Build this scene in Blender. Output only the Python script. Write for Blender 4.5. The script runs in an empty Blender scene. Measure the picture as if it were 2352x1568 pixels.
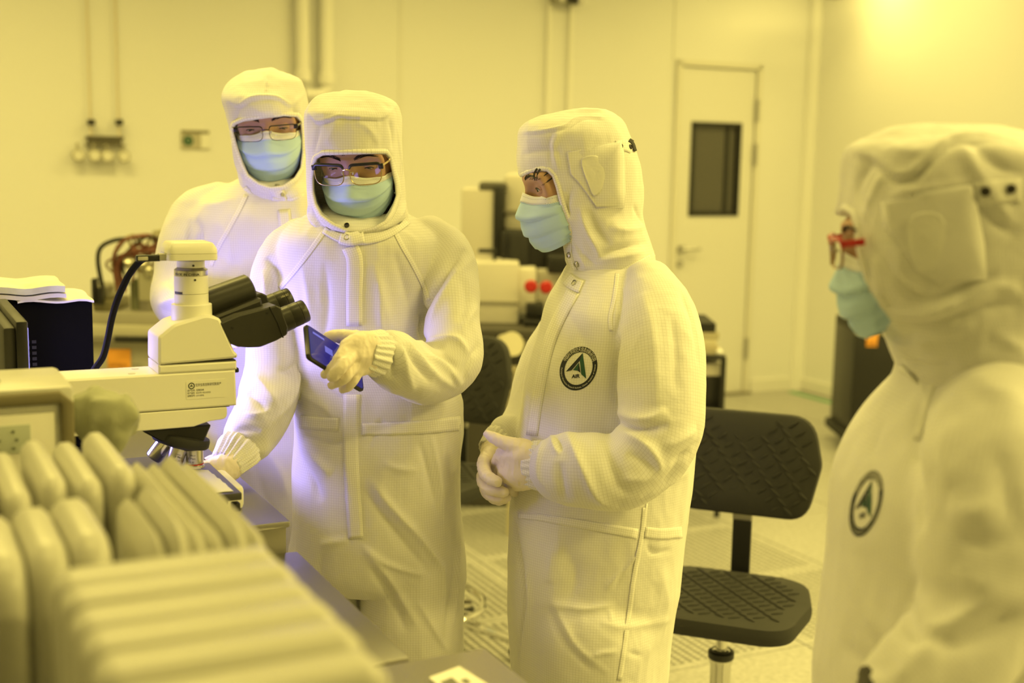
import bpy, bmesh, random
import numpy as np
from math import *
from mathutils import Vector, Matrix
from mathutils.bvhtree import BVHTree
S = bpy.context.scene
COL = S.collection
# ------------------------------------------------------------------ camera
FPX, PITCH, ROLL, YAW, CAMZ = 2878.0, radians(8.26), radians(1.13), radians(27.07), 1.5
_R0 = np.array([1., 0, 0]); FW = np.array([0, cos(PITCH), -sin(PITCH)]); _U0 = np.array([0, sin(PITCH), cos(PITCH)])
RT = cos(ROLL) * _R0 + sin(ROLL) * _U0
UP = -sin(ROLL) * _R0 + cos(ROLL) * _U0
CAM = np.array([0, 0, CAMZ])
AX_B = np.array([cos(YAW), sin(YAW), 0]); AX_A = np.array([-sin(YAW), cos(YAW), 0]); AX_Z = np.array([0, 0, 1.])
cd = bpy.data.cameras.new('camera'); cam = bpy.data.objects.new('camera', cd); COL.objects.link(cam)
cam.matrix_world = Matrix(((RT[0], UP[0], -FW[0], 0), (RT[1], UP[1], -FW[1], 0), (RT[2], UP[2], -FW[2], CAMZ), (0, 0, 0, 1)))
cd.sensor_width = 36; cd.lens = FPX / 2352 * 36; cd.clip_start = .05; cd.clip_end = 60
cd.dof.use_dof = True; cd.dof.focus_distance = 2.27; cd.dof.aperture_fstop = 2.4; cd.dof.aperture_blades = 9
S.camera = cam
# ------------------------------------------------------------------ world, lamps, exposure
S.view_settings.view_transform = 'Standard'; S.view_settings.look = 'None'
S.view_settings.gamma = 1; S.view_settings.use_curve_mapping = False
S.view_settings.exposure = 0.0
W = bpy.data.worlds.new('World'); S.world = W; W.use_nodes = True
W.node_tree.nodes['Background'].inputs[0].default_value = (1, .8, .2, 1)
W.node_tree.nodes['Background'].inputs[1].default_value = .05
YEL = (1.0, .80, .212)
def area(name, loc, sx, sy, power, col=YEL, yaw=YAW, rot=None, spread=180):
    l = bpy.data.lights.new(name, 'AREA'); l.shape = 'RECTANGLE'; l.size = sx; l.size_y = sy
    l.energy = power; l.color = col; l.spread = radians(spread)
    o = bpy.data.objects.new(name, l); o.location = loc
    o.rotation_euler = rot if rot else (0, 0, yaw); COL.objects.link(o); return o
def room(a, b, z): return AX_A * a + AX_B * b + np.array([0, 0, z])
CEIL = 2.95
for ia, a in enumerate((-.6, 1.3, 3.2, 5.2)):
    for ib, b in enumerate((-1.9, .3, 2.6, 4.6)):
        k = ((0, 0, 3.0, 2.0), (.3, .35, 1.7, 1.6), (1.2, 1.15, 1.05, .9), (.85, 1.05, .86, .64))[ia][ib]
        if k: area('ceiling_lamp_light', room(a, b, CEIL - .03), 1.2, .32, 22.5 * k, spread=160)
area('wall_lamp_light', room(5.9, 5.18, 2.72), .5, .25, 7)
# ------------------------------------------------------------------ helpers
def ray(px, py): return RT * ((px - 1176) / FPX) + UP * ((784 - py) / FPX) + FW
def P(px, py, d):
    r = ray(px, py); return CAM + r * (d / r[1])
def Zp(px, py, z=0.):
    r = ray(px, py); return CAM + r * ((z - CAMZ) / r[2])
def PL(px, py, p0, n):
    r = ray(px, py); return CAM + r * (((p0 - CAM) @ n) / (r @ n))
MATS = {}
def mat(name, col=(.8, .8, .8), rough=.5, metal=0., bump=0., bscale=200., spec=.5, var=0., emit=None, estr=0., coat=0., alpha=1.):
    if name in MATS: return MATS[name]
    m = bpy.data.materials.new(name); m.use_nodes = True; nt = m.node_tree; p = nt.nodes['Principled BSDF']
    p.inputs['Base Color'].default_value = (*col, 1); p.inputs['Roughness'].default_value = rough
    p.inputs['Metallic'].default_value = metal; p.inputs['Specular IOR Level'].default_value = spec
    p.inputs['Coat Weight'].default_value = coat; p.inputs['Alpha'].default_value = alpha
    if emit: p.inputs['Emission Color'].default_value = (*emit, 1); p.inputs['Emission Strength'].default_value = estr
    if bump or var:
        tc = nt.nodes.new('ShaderNodeTexCoord'); n = nt.nodes.new('ShaderNodeTexNoise')
        n.inputs['Scale'].default_value = bscale; n.inputs['Detail'].default_value = 4
        nt.links.new(tc.outputs['Object'], n.inputs['Vector'])
        if bump:
            b = nt.nodes.new('ShaderNodeBump'); b.inputs['Strength'].default_value = bump; b.inputs['Distance'].default_value = .002
            nt.links.new(n.outputs['Fac'], b.inputs['Height']); nt.links.new(b.outputs[0], p.inputs['Normal'])
        if var:
            r = nt.nodes.new('ShaderNodeMapRange'); r.inputs['To Min'].default_value = 1 - var; r.inputs['To Max'].default_value = 1 + var
            x = nt.nodes.new('ShaderNodeMix'); x.data_type = 'RGBA'; x.blend_type = 'MULTIPLY'; x.inputs['Factor'].default_value = 1
            x.inputs['A'].default_value = (*col, 1)
            nt.links.new(n.outputs['Fac'], r.inputs[0]); nt.links.new(r.outputs[0], x.inputs['B']); nt.links.new(x.outputs['Result'], p.inputs['Base Color'])
    MATS[name] = m; return m
def link(name, me, m=None, parent=None, world=False, smooth=None):
    o = bpy.data.objects.new(name, me); COL.objects.link(o)
    if m is not None: me.materials.append(m)
    if parent is not None:
        o.parent = parent
        if world: o.matrix_parent_inverse = parent.matrix_basis.inverted()
    if smooth is not None: shade(me, smooth)
    return o
def shade(me, ang):
    n = len(me.polygons)
    if n: me.polygons.foreach_set('use_smooth', [True] * n)
    if ang < 180:
        try: me.set_sharp_from_angle(angle=radians(ang))
        except Exception: pass
    me.update()
def tag(o, label=None, cat=None, group=None, kind=None):
    if label: o['label'] = label
    if cat: o['category'] = cat
    if group: o['group'] = group
    if kind: o['kind'] = kind
    return o
def thing(name, label, cat, loc=(0, 0, 0), yaw=0., group=None):
    o = bpy.data.objects.new(name, None); COL.objects.link(o); o.location = loc; o.rotation_euler = (0, 0, yaw)
    o.empty_display_size = .05
    o.matrix_basis = Matrix.Translation(Vector(loc)) @ Matrix.Rotation(yaw, 4, 'Z')
    return tag(o, label, cat, group)
class MB:
    """collects simple solids into one mesh; optional frame (origin, ex, ey, ez)"""
    def __init__(s, fr=None): s.v = []; s.f = []; s.fr = fr
    def add(s, v, f):
        b = len(s.v)
        if s.fr is not None:
            o, x, y, z = s.fr; v = [o + x * q[0] + y * q[1] + z * q[2] for q in v]
        s.v += [tuple(map(float, q)) for q in v]; s.f += [tuple(b + i for i in q) for q in f]
    def box(s, c, d, bev=0., seg=2, rot=None):
        bm = bmesh.new(); bmesh.ops.create_cube(bm, size=1)
        for v in bm.verts: v.co = Vector((v.co.x * d[0], v.co.y * d[1], v.co.z * d[2]))
        if bev: bmesh.ops.bevel(bm, geom=bm.edges[:] + bm.verts[:], offset=bev, segments=seg, affect='EDGES', profile=.5)
        if rot is not None: bmesh.ops.transform(bm, matrix=rot, verts=bm.verts)
        bm.verts.index_update()
        s.add([np.array(v.co) + np.array(c) for v in bm.verts], [[v.index for v in f.verts] for f in bm.faces]); bm.free(); return s
    def lathe(s, prof, n=32, origin=(0, 0, 0), axis=(0, 0, 1)):
        ax = Vector(axis).normalized(); q = ax.to_track_quat('Z', 'Y').to_matrix(); o = Vector(origin); v = []; f = []
        for r, h in prof:
            for i in range(n):
                a = 2 * pi * i / n; v.append(np.array(o + q @ Vector((max(r, 1e-5) * cos(a), max(r, 1e-5) * sin(a), h))))
        for j in range(len(prof) - 1):
            for i in range(n): f.append((j * n + i, j * n + (i + 1) % n, (j + 1) * n + (i + 1) % n, (j + 1) * n + i))
        f.append(tuple(range(n))[::-1]); f.append(tuple((len(prof) - 1) * n + i for i in range(n))); s.add(v, f); return s
    def cyl(s, a, b, r, r2=None, n=20, bev=0.):
        a = Vector(a); b = Vector(b); L = (b - a).length; r2 = r if r2 is None else r2
        pr = [(r, 0), (r2, L)] if not bev else [(r - bev, 0), (r, bev), (r2, L - bev), (r2 - bev, L)]
        return s.lathe(pr, n, a, b - a)
    def tube(s, pts, r, n=8, closed=False, flat=None):
        pts = [Vector(p) for p in pts]; m = len(pts); v = []; f = []
        up = None; rr = r if hasattr(r, '__len__') else [r] * m
        for i in range(m):
            t = (pts[(i + 1) % m] - pts[i - 1]) if (closed or 0 < i < m - 1) else (pts[1] - pts[0] if i == 0 else pts[-1] - pts[-2])
            t.normalize()
            if up is None: up = Vector((0, 0, 1)) if abs(t.z) < .9 else Vector((1, 0, 0))
            x = up - t * up.dot(t)
            if x.length < 1e-6: x = t.orthogonal()
            x.normalize(); up = x; y = t.cross(x)
            for k in range(n):
                a = 2 * pi * k / n; v.append(np.array(pts[i] + (x * cos(a) + y * sin(a) * (flat or 1)) * rr[i]))
        for i in range(m if closed else m - 1):
            for k in range(n):
                j = (i + 1) % m; f.append((i * n + k, i * n + (k + 1) % n, j * n + (k + 1) % n, j * n + k))
        if not closed: f.append(tuple(range(n))[::-1]); f.append(tuple((m - 1) * n + k for k in range(n)))
        s.add(v, f); return s
    def prism(s, poly, y0, y1, bev=0.):
        """poly in local x,z extruded along local y"""
        n = len(poly)
        if not bev:
            v = [(a, y0, h) for a, h in poly] + [(a, y1, h) for a, h in poly]; rings = 2
        else:
            q = np.array(poly); c = inset(q, bev)
            v = [(a, y0, h) for a, h in c] + [(a, y0 + bev, h) for a, h in poly] + [(a, y1 - bev, h) for a, h in poly] + [(a, y1, h) for a, h in c]; rings = 4
        f = [tuple(range(n)), tuple((rings - 1) * n + i for i in range(n))[::-1]]
        for r in range(rings - 1):
            for i in range(n):
                j = (i + 1) % n; f.append((r * n + j, r * n + i, (r + 1) * n + i, (r + 1) * n + j))
        s.add(v, f); return s
    def mesh(s, name):
        me = bpy.data.meshes.new(name); me.from_pydata(s.v, [], s.f)
        bm = bmesh.new(); bm.from_mesh(me); bmesh.ops.recalc_face_normals(bm, faces=bm.faces); bm.to_mesh(me); bm.free(); me.update(); return me
    def obj(s, name, m, parent=None, world=False, smooth=30): return link(name, s.mesh(name), m, parent, world, smooth)
def inset(q, b):
    n = len(q); area2 = sum(q[i][0] * q[(i + 1) % n][1] - q[(i + 1) % n][0] * q[i][1] for i in range(n)); sg = 1 if area2 > 0 else -1
    out = []
    for i in range(n):
        p0, p1, p2 = q[i - 1], q[i], q[(i + 1) % n]
        d1 = (p1 - p0) / (np.linalg.norm(p1 - p0) + 1e-12); d2 = (p2 - p1) / (np.linalg.norm(p2 - p1) + 1e-12)
        n1 = np.array([-d1[1], d1[0]]) * sg; n2 = np.array([-d2[1], d2[0]]) * sg
        k = n1 + n2; out.append(p1 + k * (b / max(.4, 1 + n1 @ n2)))
    return np.array(out)
def rpoly(pts, r, seg=5):
    """round polygon corners"""
    q = [np.array(p, float) for p in pts]; n = len(q); out = []
    rr = r if hasattr(r, '__len__') else [r] * n
    for i in range(n):
        a, b, c = q[i - 1], q[i], q[(i + 1) % n]
        if rr[i] <= 0: out.append(b); continue
        u = (a - b) / np.linalg.norm(a - b); w = (c - b) / np.linalg.norm(c - b)
        t = min(rr[i] / max(.05, tan(acos(np.clip(u @ w, -1, 1)) / 2)), .48 * np.linalg.norm(a - b), .48 * np.linalg.norm(c - b))
        for k in range(seg + 1):
            s_ = k / seg; out.append((1 - s_) ** 2 * (b + u * t) + 2 * s_ * (1 - s_) * b + s_ ** 2 * (b + w * t))
    return np.array(out)
def catmull(pts, k=6, closed=False):
    p = np.array(pts, float); n = len(p); out = []
    if n < 3 and not closed: return np.array([p[0] + (p[-1] - p[0]) * i / k for i in range(k + 1)])
    rng = n if closed else n - 1
    for i in range(rng):
        p1, p2 = p[i], p[(i + 1) % n]
        p0 = p[i - 1] if (closed or i > 0) else 2 * p1 - p2
        p3 = p[(i + 2) % n] if (closed or i + 2 < n) else 2 * p2 - p1
        for j in range(k):
            t = j / k; out.append(.5 * ((2 * p1) + (p2 - p0) * t + (2 * p0 - 5 * p1 + 4 * p2 - p3) * t * t + (3 * p1 - p0 - 3 * p2 + p3) * t ** 3))
    if not closed: out.append(p[-1])
    return np.array(out)
_glyph = {}
def glyph(ch, bold=0.):
    """flat outline mesh of some text, (verts Nx2, faces)"""
    key = (ch, bold)
    if key not in _glyph:
        c = bpy.data.curves.new('lettering', 'FONT'); c.body = ch; c.size = 1; c.resolution_u = 3; c.offset = bold
        o = bpy.data.objects.new('lettering', c); COL.objects.link(o)
        me = bpy.data.meshes.new_from_object(o.evaluated_get(bpy.context.evaluated_depsgraph_get()))
        v = np.array([q.co[:2] for q in me.vertices]) if len(me.vertices) else np.zeros((0, 2)); f = [tuple(q.vertices) for q in me.polygons]
        bpy.data.objects.remove(o); bpy.data.curves.remove(c); bpy.data.meshes.remove(me); _glyph[key] = (v, f)
    return _glyph[key]
def text_flat(items, O, ex, ey, name, m, parent, world=True, lift=0.):
    """items: (text, x, y, height, width or None) -> lettering lying in the plane O + ex*x + ey*y"""
    mb = MB(); nrm = np.cross(ex, ey)
    for t, x, y, h, w in items:
        v, f = glyph(t)
        if not len(v): continue
        k = h / .73; sx = k if w is None else w / (v[:, 0].max() - v[:, 0].min())
        x0 = v[:, 0].min()
        mb.add([O + ex * (x + (a - x0) * sx) + ey * (y + b * k) + nrm * lift for a, b in v], f)
    me = bpy.data.meshes.new(name); me.from_pydata(mb.v, [], mb.f); me.update()
    return link(name, me, m, parent, world)
# ------------------------------------------------------------------ room shell
random.seed(4)
M_wall = mat('painted_panel', (.86, .855, .84), .42, spec=.4, bump=.02, bscale=60)
M_ceil = mat('ceiling_white', (.85, .85, .83), .6)
M_trim = mat('panel_trim', (.84, .83, .8), .4)
A1, B1 = room(0, 0, 0), None
CA, CB = float(np.array([1.939, 8.393, 0]) @ AX_A), float(np.array([1.939, 8.393, 0]) @ AX_B)   # inner corner of back and right wall
A_LO, B_LO = -1.7, -3.6
FR = (np.zeros(3), AX_B, AX_A, AX_Z)           # local x = along the back wall, y = away
def slab(name, b0, b1, a0, a1, z0, z1, m, bev=0.):
    return MB(FR).box(((b0 + b1) / 2, (a0 + a1) / 2, (z0 + z1) / 2), (b1 - b0, a1 - a0, z1 - z0), bev)
DB0, DB1, DZ = CB - 1.072, CB - .43, 2.125      # door opening
mb = MB(FR)
for b0, b1, z0, z1 in ((B_LO, DB0, 0, CEIL), (DB1, CB, 0, CEIL), (DB0, DB1, DZ, CEIL)):
    mb.box(((b0 + b1) / 2, CA + .05, (z0 + z1) / 2), (b1 - b0, .1, z1 - z0))
tag(mb.obj('wall_back', M_wall), kind='structure')
tag(slab('wall_right', CB, CB + .1, A_LO, CA + .1, 0, CEIL, M_wall).obj('wall_right', M_wall), kind='structure')
tag(slab('wall_left', B_LO - .1, B_LO, A_LO, CA + .1, 0, CEIL, M_wall).obj('wall_left', M_wall), kind='structure')
tag(slab('wall_front', B_LO - .1, CB + .1, A_LO - .1, A_LO, 0, CEIL, M_wall).obj('wall_front', mat('dim_front_panel', (.25, .245, .235), .5)), kind='structure')  # unseen wall, coloured darker to cut bounce light on the suit fronts
tag(slab('ceiling', B_LO - .1, CB + .1, A_LO - .1, CA + .1, CEIL, CEIL + .1, M_ceil).obj('ceiling', M_ceil), kind='structure')
# raised floor: structural slab with single tiles
fl = tag(slab('floor', B_LO, CB, A_LO, CA, -.1, -.035, None).obj('floor', mat('floor_gap', (.12, .115, .1), .8)), kind='structure')
def floor_material(perf):
    nm = 'perforated_tile' if perf else 'solid_tile'
    m = bpy.data.materials.new(nm); m.use_nodes = True; nt = m.node_tree; p = nt.nodes['Principled BSDF']; L = nt.links.new
    p.inputs['Roughness'].default_value = .38; p.inputs['Specular IOR Level'].default_value = .45
    tc = nt.nodes.new('ShaderNodeTexCoord'); n = nt.nodes.new('ShaderNodeTexNoise'); n.inputs['Scale'].default_value = 55; n.inputs['Detail'].default_value = 5
    L(tc.outputs['Object'], n.inputs['Vector'])
    cr = nt.nodes.new('ShaderNodeValToRGB'); cr.color_ramp.elements[0].position = .35; cr.color_ramp.elements[1].position = .65
    cr.color_ramp.elements[0].color = (.37, .365, .345, 1); cr.color_ramp.elements[1].color = (.49, .48, .46, 1)
    L(n.outputs['Fac'], cr.inputs[0]); col = cr.outputs[0]
    if perf:
        sep = nt.nodes.new('ShaderNodeSeparateXYZ'); L(tc.outputs['Object'], sep.inputs[0])
        def math_(op, a, b=None):
            q = nt.nodes.new('ShaderNodeMath'); q.operation = op
            for i, x in enumerate((a, b)):
                if x is None: continue
                if isinstance(x, (int, float)): q.inputs[i].default_value = x
                else: L(x, q.inputs[i])
            return q.outputs[0]
        sq = []
        for ax, pitch in ((0, .0295), (1, .0197)):
            u = math_('FRACT', math_('ADD', math_('DIVIDE', sep.outputs[ax], pitch), 100.5))
            sq.append(math_('ABSOLUTE', math_('SUBTRACT', u, .5)))
        hole = math_('MULTIPLY', math_('LESS_THAN', sq[0], .26), math_('LESS_THAN', sq[1], .34))
        bx = math_('MULTIPLY', math_('LESS_THAN', math_('ABSOLUTE', sep.outputs[0]), .262), math_('LESS_THAN', math_('ABSOLUTE', sep.outputs[1]), .262))
        hole = math_('MULTIPLY', hole, bx)
        x = nt.nodes.new('ShaderNodeMix'); x.data_type = 'RGBA'; L(hole, x.inputs['Factor']); L(col, x.inputs['A']); x.inputs['B'].default_value = (.13, .125, .11, 1)
        col = x.outputs['Result']
    L(col, p.inputs['Base Color']); return m
TP = .59; TA, TB = 2.945, 1.978
MT = [floor_material(0), floor_material(1)]
tm = []
for k in (0, 1):
    me = MB().box((0, 0, -.0175), (TP - .006, TP - .006, .035), .002, 1).mesh('floor_tile'); me.materials.append(MT[k]); tm.append(me)
for i in range(-8, 8):
    for j in range(-10, 14):
        b = TB + (i + .5) * TP; a = TA + (j + .5) * TP
        if not (B_LO + .25 < b < CB - .1 and A_LO + .2 < a < CA + .4): continue
        perf = (a > TA - TP * .02 and a < TA + 4 * TP and b > TB - 2 * TP - .02 and b < TB + 2 * TP) or (a < TA and b < TB - TP)
        if a > 4.1 + TP * 2: perf = False
        o = link('floor_tile', tm[1 if perf else 0], None, fl); o.location = room(a, b, 0); o.rotation_euler = (0, 0, YAW)
# baseboards, joints
tag(slab('baseboard_back', B_LO, DB0 - .03, CA - .015, CA, 0, .08, None).obj('baseboard_back', M_trim), kind='structure')
tag(slab('baseboard_corner', DB1 + .03, CB, CA - .015, CA, 0, .08, None).obj('baseboard_corner', M_trim), kind='structure')
tag(slab('baseboard_right', CB - .015, CB, A_LO, CA, 0, .08, None).obj('baseboard_right', M_trim), kind='structure')
M_cove = mat('corner_cove', (.9, .89, .86), .3)
mb = MB(FR); mb.lathe([(.05, 0), (.05, CEIL)], 24, (CB - .012, CA - .012, 0)); tag(mb.obj('trim_1', M_cove), kind='structure')
for n_, b in enumerate((DB0 - .02, -1.2 + .35, CB - 2.9, CB - 5.6)):
    tag(MB(FR).box((b, CA - .002, DZ / 2 + CEIL / 2 if n_ == 0 else CEIL / 2), (.028, .006, CEIL - DZ if n_ == 0 else CEIL), .002, 1).obj('trim_%d' % (n_ + 2), M_trim), kind='structure')
# door
dr = thing('door_1', 'cream cleanroom door with a narrow dark vision panel and lever handle', 'door', room(CA, (DB0 + DB1) / 2, 0)); dr['kind'] = 'structure'; del dr['category']
M_door = mat('door_leaf', (.83, .82, .79), .42); M_dk = mat('dark_gasket', (.012, .012, .01), .6); M_steel = mat('brushed_steel', (.55, .54, .52), .32, 1.)
w0, w1 = DB0 + .035, DB1 - .035
WB0, WB1, WZ0, WZ1 = CB - .948, CB - .562, 1.168, 1.757
mb = MB(FR)
for b0, b1, z0, z1 in ((w0, WB0, .01, DZ - .035), (WB1, w1, .01, DZ - .035), (WB0, WB1, .01, WZ0), (WB0, WB1, WZ1, DZ - .035)):
    mb.box(((b0 + b1) / 2, CA + .015, (z0 + z1) / 2), (b1 - b0, .04, z1 - z0))
mb.obj('door_leaf', M_door, dr, True)
mb = MB(FR)
for b in (DB0 + .012, DB1 - .012): mb.box((b, CA + .0, DZ / 2), (.034, .05, DZ))
mb.box(((DB0 + DB1) / 2, CA, DZ - .012), (DB1 - DB0, .05, .034)); mb.obj('door_frame', mat('door_frame_paint', (.8, .78, .72), .4), dr, True)
mb = MB(FR)
t = .026
for b0, b1, z0, z1 in ((WB0, WB0 + t, WZ0, WZ1), (WB1 - t, WB1, WZ0, WZ1), (WB0, WB1, WZ0, WZ0 + t), (WB0, WB1, WZ1 - t, WZ1)):
    mb.box(((b0 + b1) / 2, CA + .012, (z0 + z1) / 2), (b1 - b0, .05, z1 - z0))
mb.obj('window_gasket', M_dk, dr, True)
MB(FR).box(((WB0 + WB1) / 2, CA + .02, (WZ0 + WZ1) / 2), (WB1 - WB0 - .04, .008, WZ1 - WZ0 - .04)).obj('window_pane', mat('dark_pane', (.1, .095, .085), .12, spec=.6), dr, True)
MB(FR).box(((WB0 + WB1) / 2 + .1, CA + .013, (WZ0 + WZ1) / 2), (.03, .004, WZ1 - WZ0 - .05)).obj('pane_edge', M_dk, dr, True)
for z in (1.84, 1.56, .3):
    MB(FR).cyl((DB1 - .028, CA - .028, z - .07), (DB1 - .028, CA - .028, z + .07), .011, n=12).obj('hinge', M_steel, dr, True)
hb = CB - 1.0
mb = MB(FR); mb.cyl((hb, CA - .005, .962), (hb, CA - .045, .962), .024, n=20); mb.tube([(hb, CA - .04, .962), (hb + .03, CA - .05, .962), (hb + .125, CA - .05, .962)], .0095, 10)
mb.obj('door_handle', M_steel, dr, True)
MB(FR).cyl((hb, CA - .004, .868), (hb, CA - .018, .868), .022, n=20).obj('lock_cylinder', M_steel, dr, True)
# green tape along the right wall
tp = MB(FR).box((CB - .13, CA - .62, .0008), (.05, 1.05, .0012)).obj('floor_tape', mat('green_tape', (.05, .36, .14), .5))
tag(tp, 'strip of green marking tape on the floor along the right wall', 'tape')
th = MB(FR).box((DB1 - .09, CA - .035, .006), (.2, .05, .012), .003, 1).obj('door_stop', mat('grey_rubber', (.22, .2, .16), .7)); tag(th, 'grey rubber strip on the floor in front of the cream door', 'strip')
# back wall services ------------------------------------------------
def wall(px, py): p = PL(px, py, room(CA, 0, 0), AX_A); return float(p @ AX_B), float(p[2])
M_cond = mat('painted_conduit', (.93, .915, .88), .35); M_cop = mat('copper_line', (.74, .66, .52), .45)
g = thing('gas_panel', 'wall gas panel with two dark valves, bracket and a row of round gauges', 'gas panel', room(CA, wall(240, 330)[0], 1.5))
for i, (x0, x1) in enumerate(((197, 206), (263, 270))):
    (ba, za), (bb, zb) = wall(x0, 0), wall(x1, 275)
    MB(FR).tube([(ba, CA - .02, CEIL), (bb, CA - .02, zb), (bb, CA - .03, wall(x1, 318)[1])], .0055, 8).obj('gas_pipe', M_cop, g, True)
    b, z = wall(x1 + 1, 281)
    mb = MB(FR); mb.box((b, CA - .035, z), (.036, .034, .028), .006); mb.cyl((b, CA - .03, z), (b, CA - .075, z), .012, n=12); mb.obj('valve', mat('black_valve', (.02, .018, .014), .5), g, True)
b0, z0 = wall(196, 322); b1, z1 = wall(282, 322)
mb = MB(FR); mb.box(((b0 + b1) / 2, CA - .02, wall(240, 316)[1]), (b1 - b0, .04, .016), .003, 1).box(((b0 + b1) / 2, CA - .012, wall(240, 326)[1]), (b1 - b0 - .02, .02, .03)).box(((b0 + b1) / 2, CA - .02, wall(240, 333)[1]), (b1 - b0 + .01, .03, .008))
mb.obj('bracket', mat('grey_bracket', (.19, .175, .13), .45, .6), g, True)
for i, x in enumerate((176, 213, 242, 280)):
    b, z = wall(x, 356 + i)
    mb = MB(FR); mb.lathe([(.027, 0), (.031, .008), (.031, .03), (.026, .034)], 24, (b, CA - .035, z), (0, -1, 0)); mb.cyl((b, CA - .03, z), (b, CA - .03, z + .06), .006, n=8)
    o = mb.obj('pressure_gauge', mat('gauge_case', (.5, .47, .36), .3, .6), g, True)
    MB(FR).lathe([(.024, 0), (.024, .001)], 24, (b, CA - .0692, z), (0, -1, 0)).obj('dial', mat('gauge_dial', (.8, .78, .7), .25), o, True)
s = thing('wall_sign', 'small wall plate with a green round emblem and a white panel', 'sign', room(CA, wall(448, 320)[0], wall(448, 320)[1]))
def wallbox(n, x0, y0, x1, y1, dy, m, par, bev=.001):
    b0, z0 = wall(x0, y1); b1, z1 = wall(x1, y0); return MB(FR).box(((b0 + b1) / 2, CA - dy / 2 - .001, (z0 + z1) / 2), (b1 - b0, dy, z1 - z0), bev, 1).obj(n, m, par, True)
wallbox('back_plate', 416, 300, 480, 342, .008, mat('sign_grey', (.5, .47, .38), .4), s)
wallbox('header_strip', 417, 301, 478, 306, .01, mat('sign_dark', (.2, .18, .12), .4), s)
wallbox('white_panel', 461, 308, 481, 341, .011, mat('sign_white', (.86, .85, .8), .4), s)
b, z = wall(431, 323)
MB(FR).lathe([(.026, 0), (.026, .003)], 28, (b, CA - .009, z), (0, -1, 0)).obj('green_disc', mat('sign_green', (.015, .09, .045), .4), s, True)
MB(FR).tube([(b + .012 * cos(t), CA - .013, z + .012 * sin(t)) for t in np.linspace(0, 2 * pi, 17)[:-1]], .0022, 6, True).obj('ring', mat('sign_pale', (.35, .45, .33), .4), s, True)
def pipe(label, px0, px1, yb, r, tee=None):
    o = thing('wall_pipe', label, 'pipe', room(CA - .06, wall(px0, 100)[0], 0)); o['category'] = 'pipe'
    b, z = wall(px0, 0); b2, z2 = wall(px1, yb)
    MB(FR).cyl((b, CA - .06, CEIL), (b2, CA - .06, z2), r, n=20).obj('pipe', M_cond, o, True)
    MB(FR).lathe([(r * 1.25, 0), (r * 1.25, .05), (r, .055)], 20, (b2, CA - .06, z2 - .02), (0, 0, 1)).obj('coupling', M_cond, o, True)
    MB(FR).box((b2, CA - .035, z2 + .02), (.03, .07, .03), .004, 1).obj('clip', mat('grey_bracket'), o, True)
    return o, b2, z2
pipe('pale wall pipe nearer the hooded heads, first of the thick pair', 683, 688, 178, .034)
o, b2, z2 = pipe('pale wall pipe with an elbow at its foot, second of the thick pair', 741, 742, 185, .034)
MB(FR).tube(catmull([(b2, CA - .06, z2), (b2, CA - .06, z2 - .05), (b2 - .03, CA - .06, z2 - .075), (b2 - .12, CA - .06, z2 - .08)], 5), .03, 16).obj('elbow', M_cond, o, True)
c = thing('conduit_pair', 'two thin surface conduits hanging below a ceiling-high steel fixture', 'conduit', room(CA, wall(1285, 100)[0], 1.4))
for x0, x1 in ((1258, 1255), (1310, 1303)):
    MB(FR).box(((wall(x0, 0)[0] + wall(x1, 300)[0]) / 2, CA - .012, 1.9), (.028, .024, 1.2), .004, 1).obj('conduit', M_cond, c, True)
wallbox('mounting_box', 1258, -30, 1312, 10, .09, mat('grey_fixture', (.34, .33, .27), .35, .4), c, .004)
wallbox('steel_clamp', 1266, -30, 1277, 9, .1, M_steel, c, .002); wallbox('steel_clamp', 1310, -30, 1321, 13, .1, M_steel, c, .002)
b_, z_ = wall(1290, -10)
MB(FR).box((b_ + .02, CA - .092, wall(1290, 1)[1]), (.07, .006, .05)).obj('dark_slot', M_dk, c, True)
p = PL(1890, -22, room(CA - .5, 0, 0), AX_A)
fx = thing('ceiling_bracket', 'dark grey fixture at the top edge above the wall corner', 'fixture', p)
mb = MB((p, AX_B, AX_A, AX_Z)); mb.box((0, 0, 0), (.3, .1, .05), .008).box((-.12, 0, -.014), (.06, .1, .05), .006).box((.1, 0, -.012), (.07, .1, .05), .006); mb.obj('housing', mat('fixture_dark', (.2, .2, .19), .5), fx, True)
MB((p, AX_B, AX_A, AX_Z)).cyl((0, 0, .02), (0, 0, CEIL - p[2]), .012, n=10).obj('hanger_rod', M_steel, fx, True)
# ceiling luminaires themselves
for o in [q for q in bpy.data.objects if q.type == 'LIGHT']: o.name = 'lamp_light'
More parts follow.
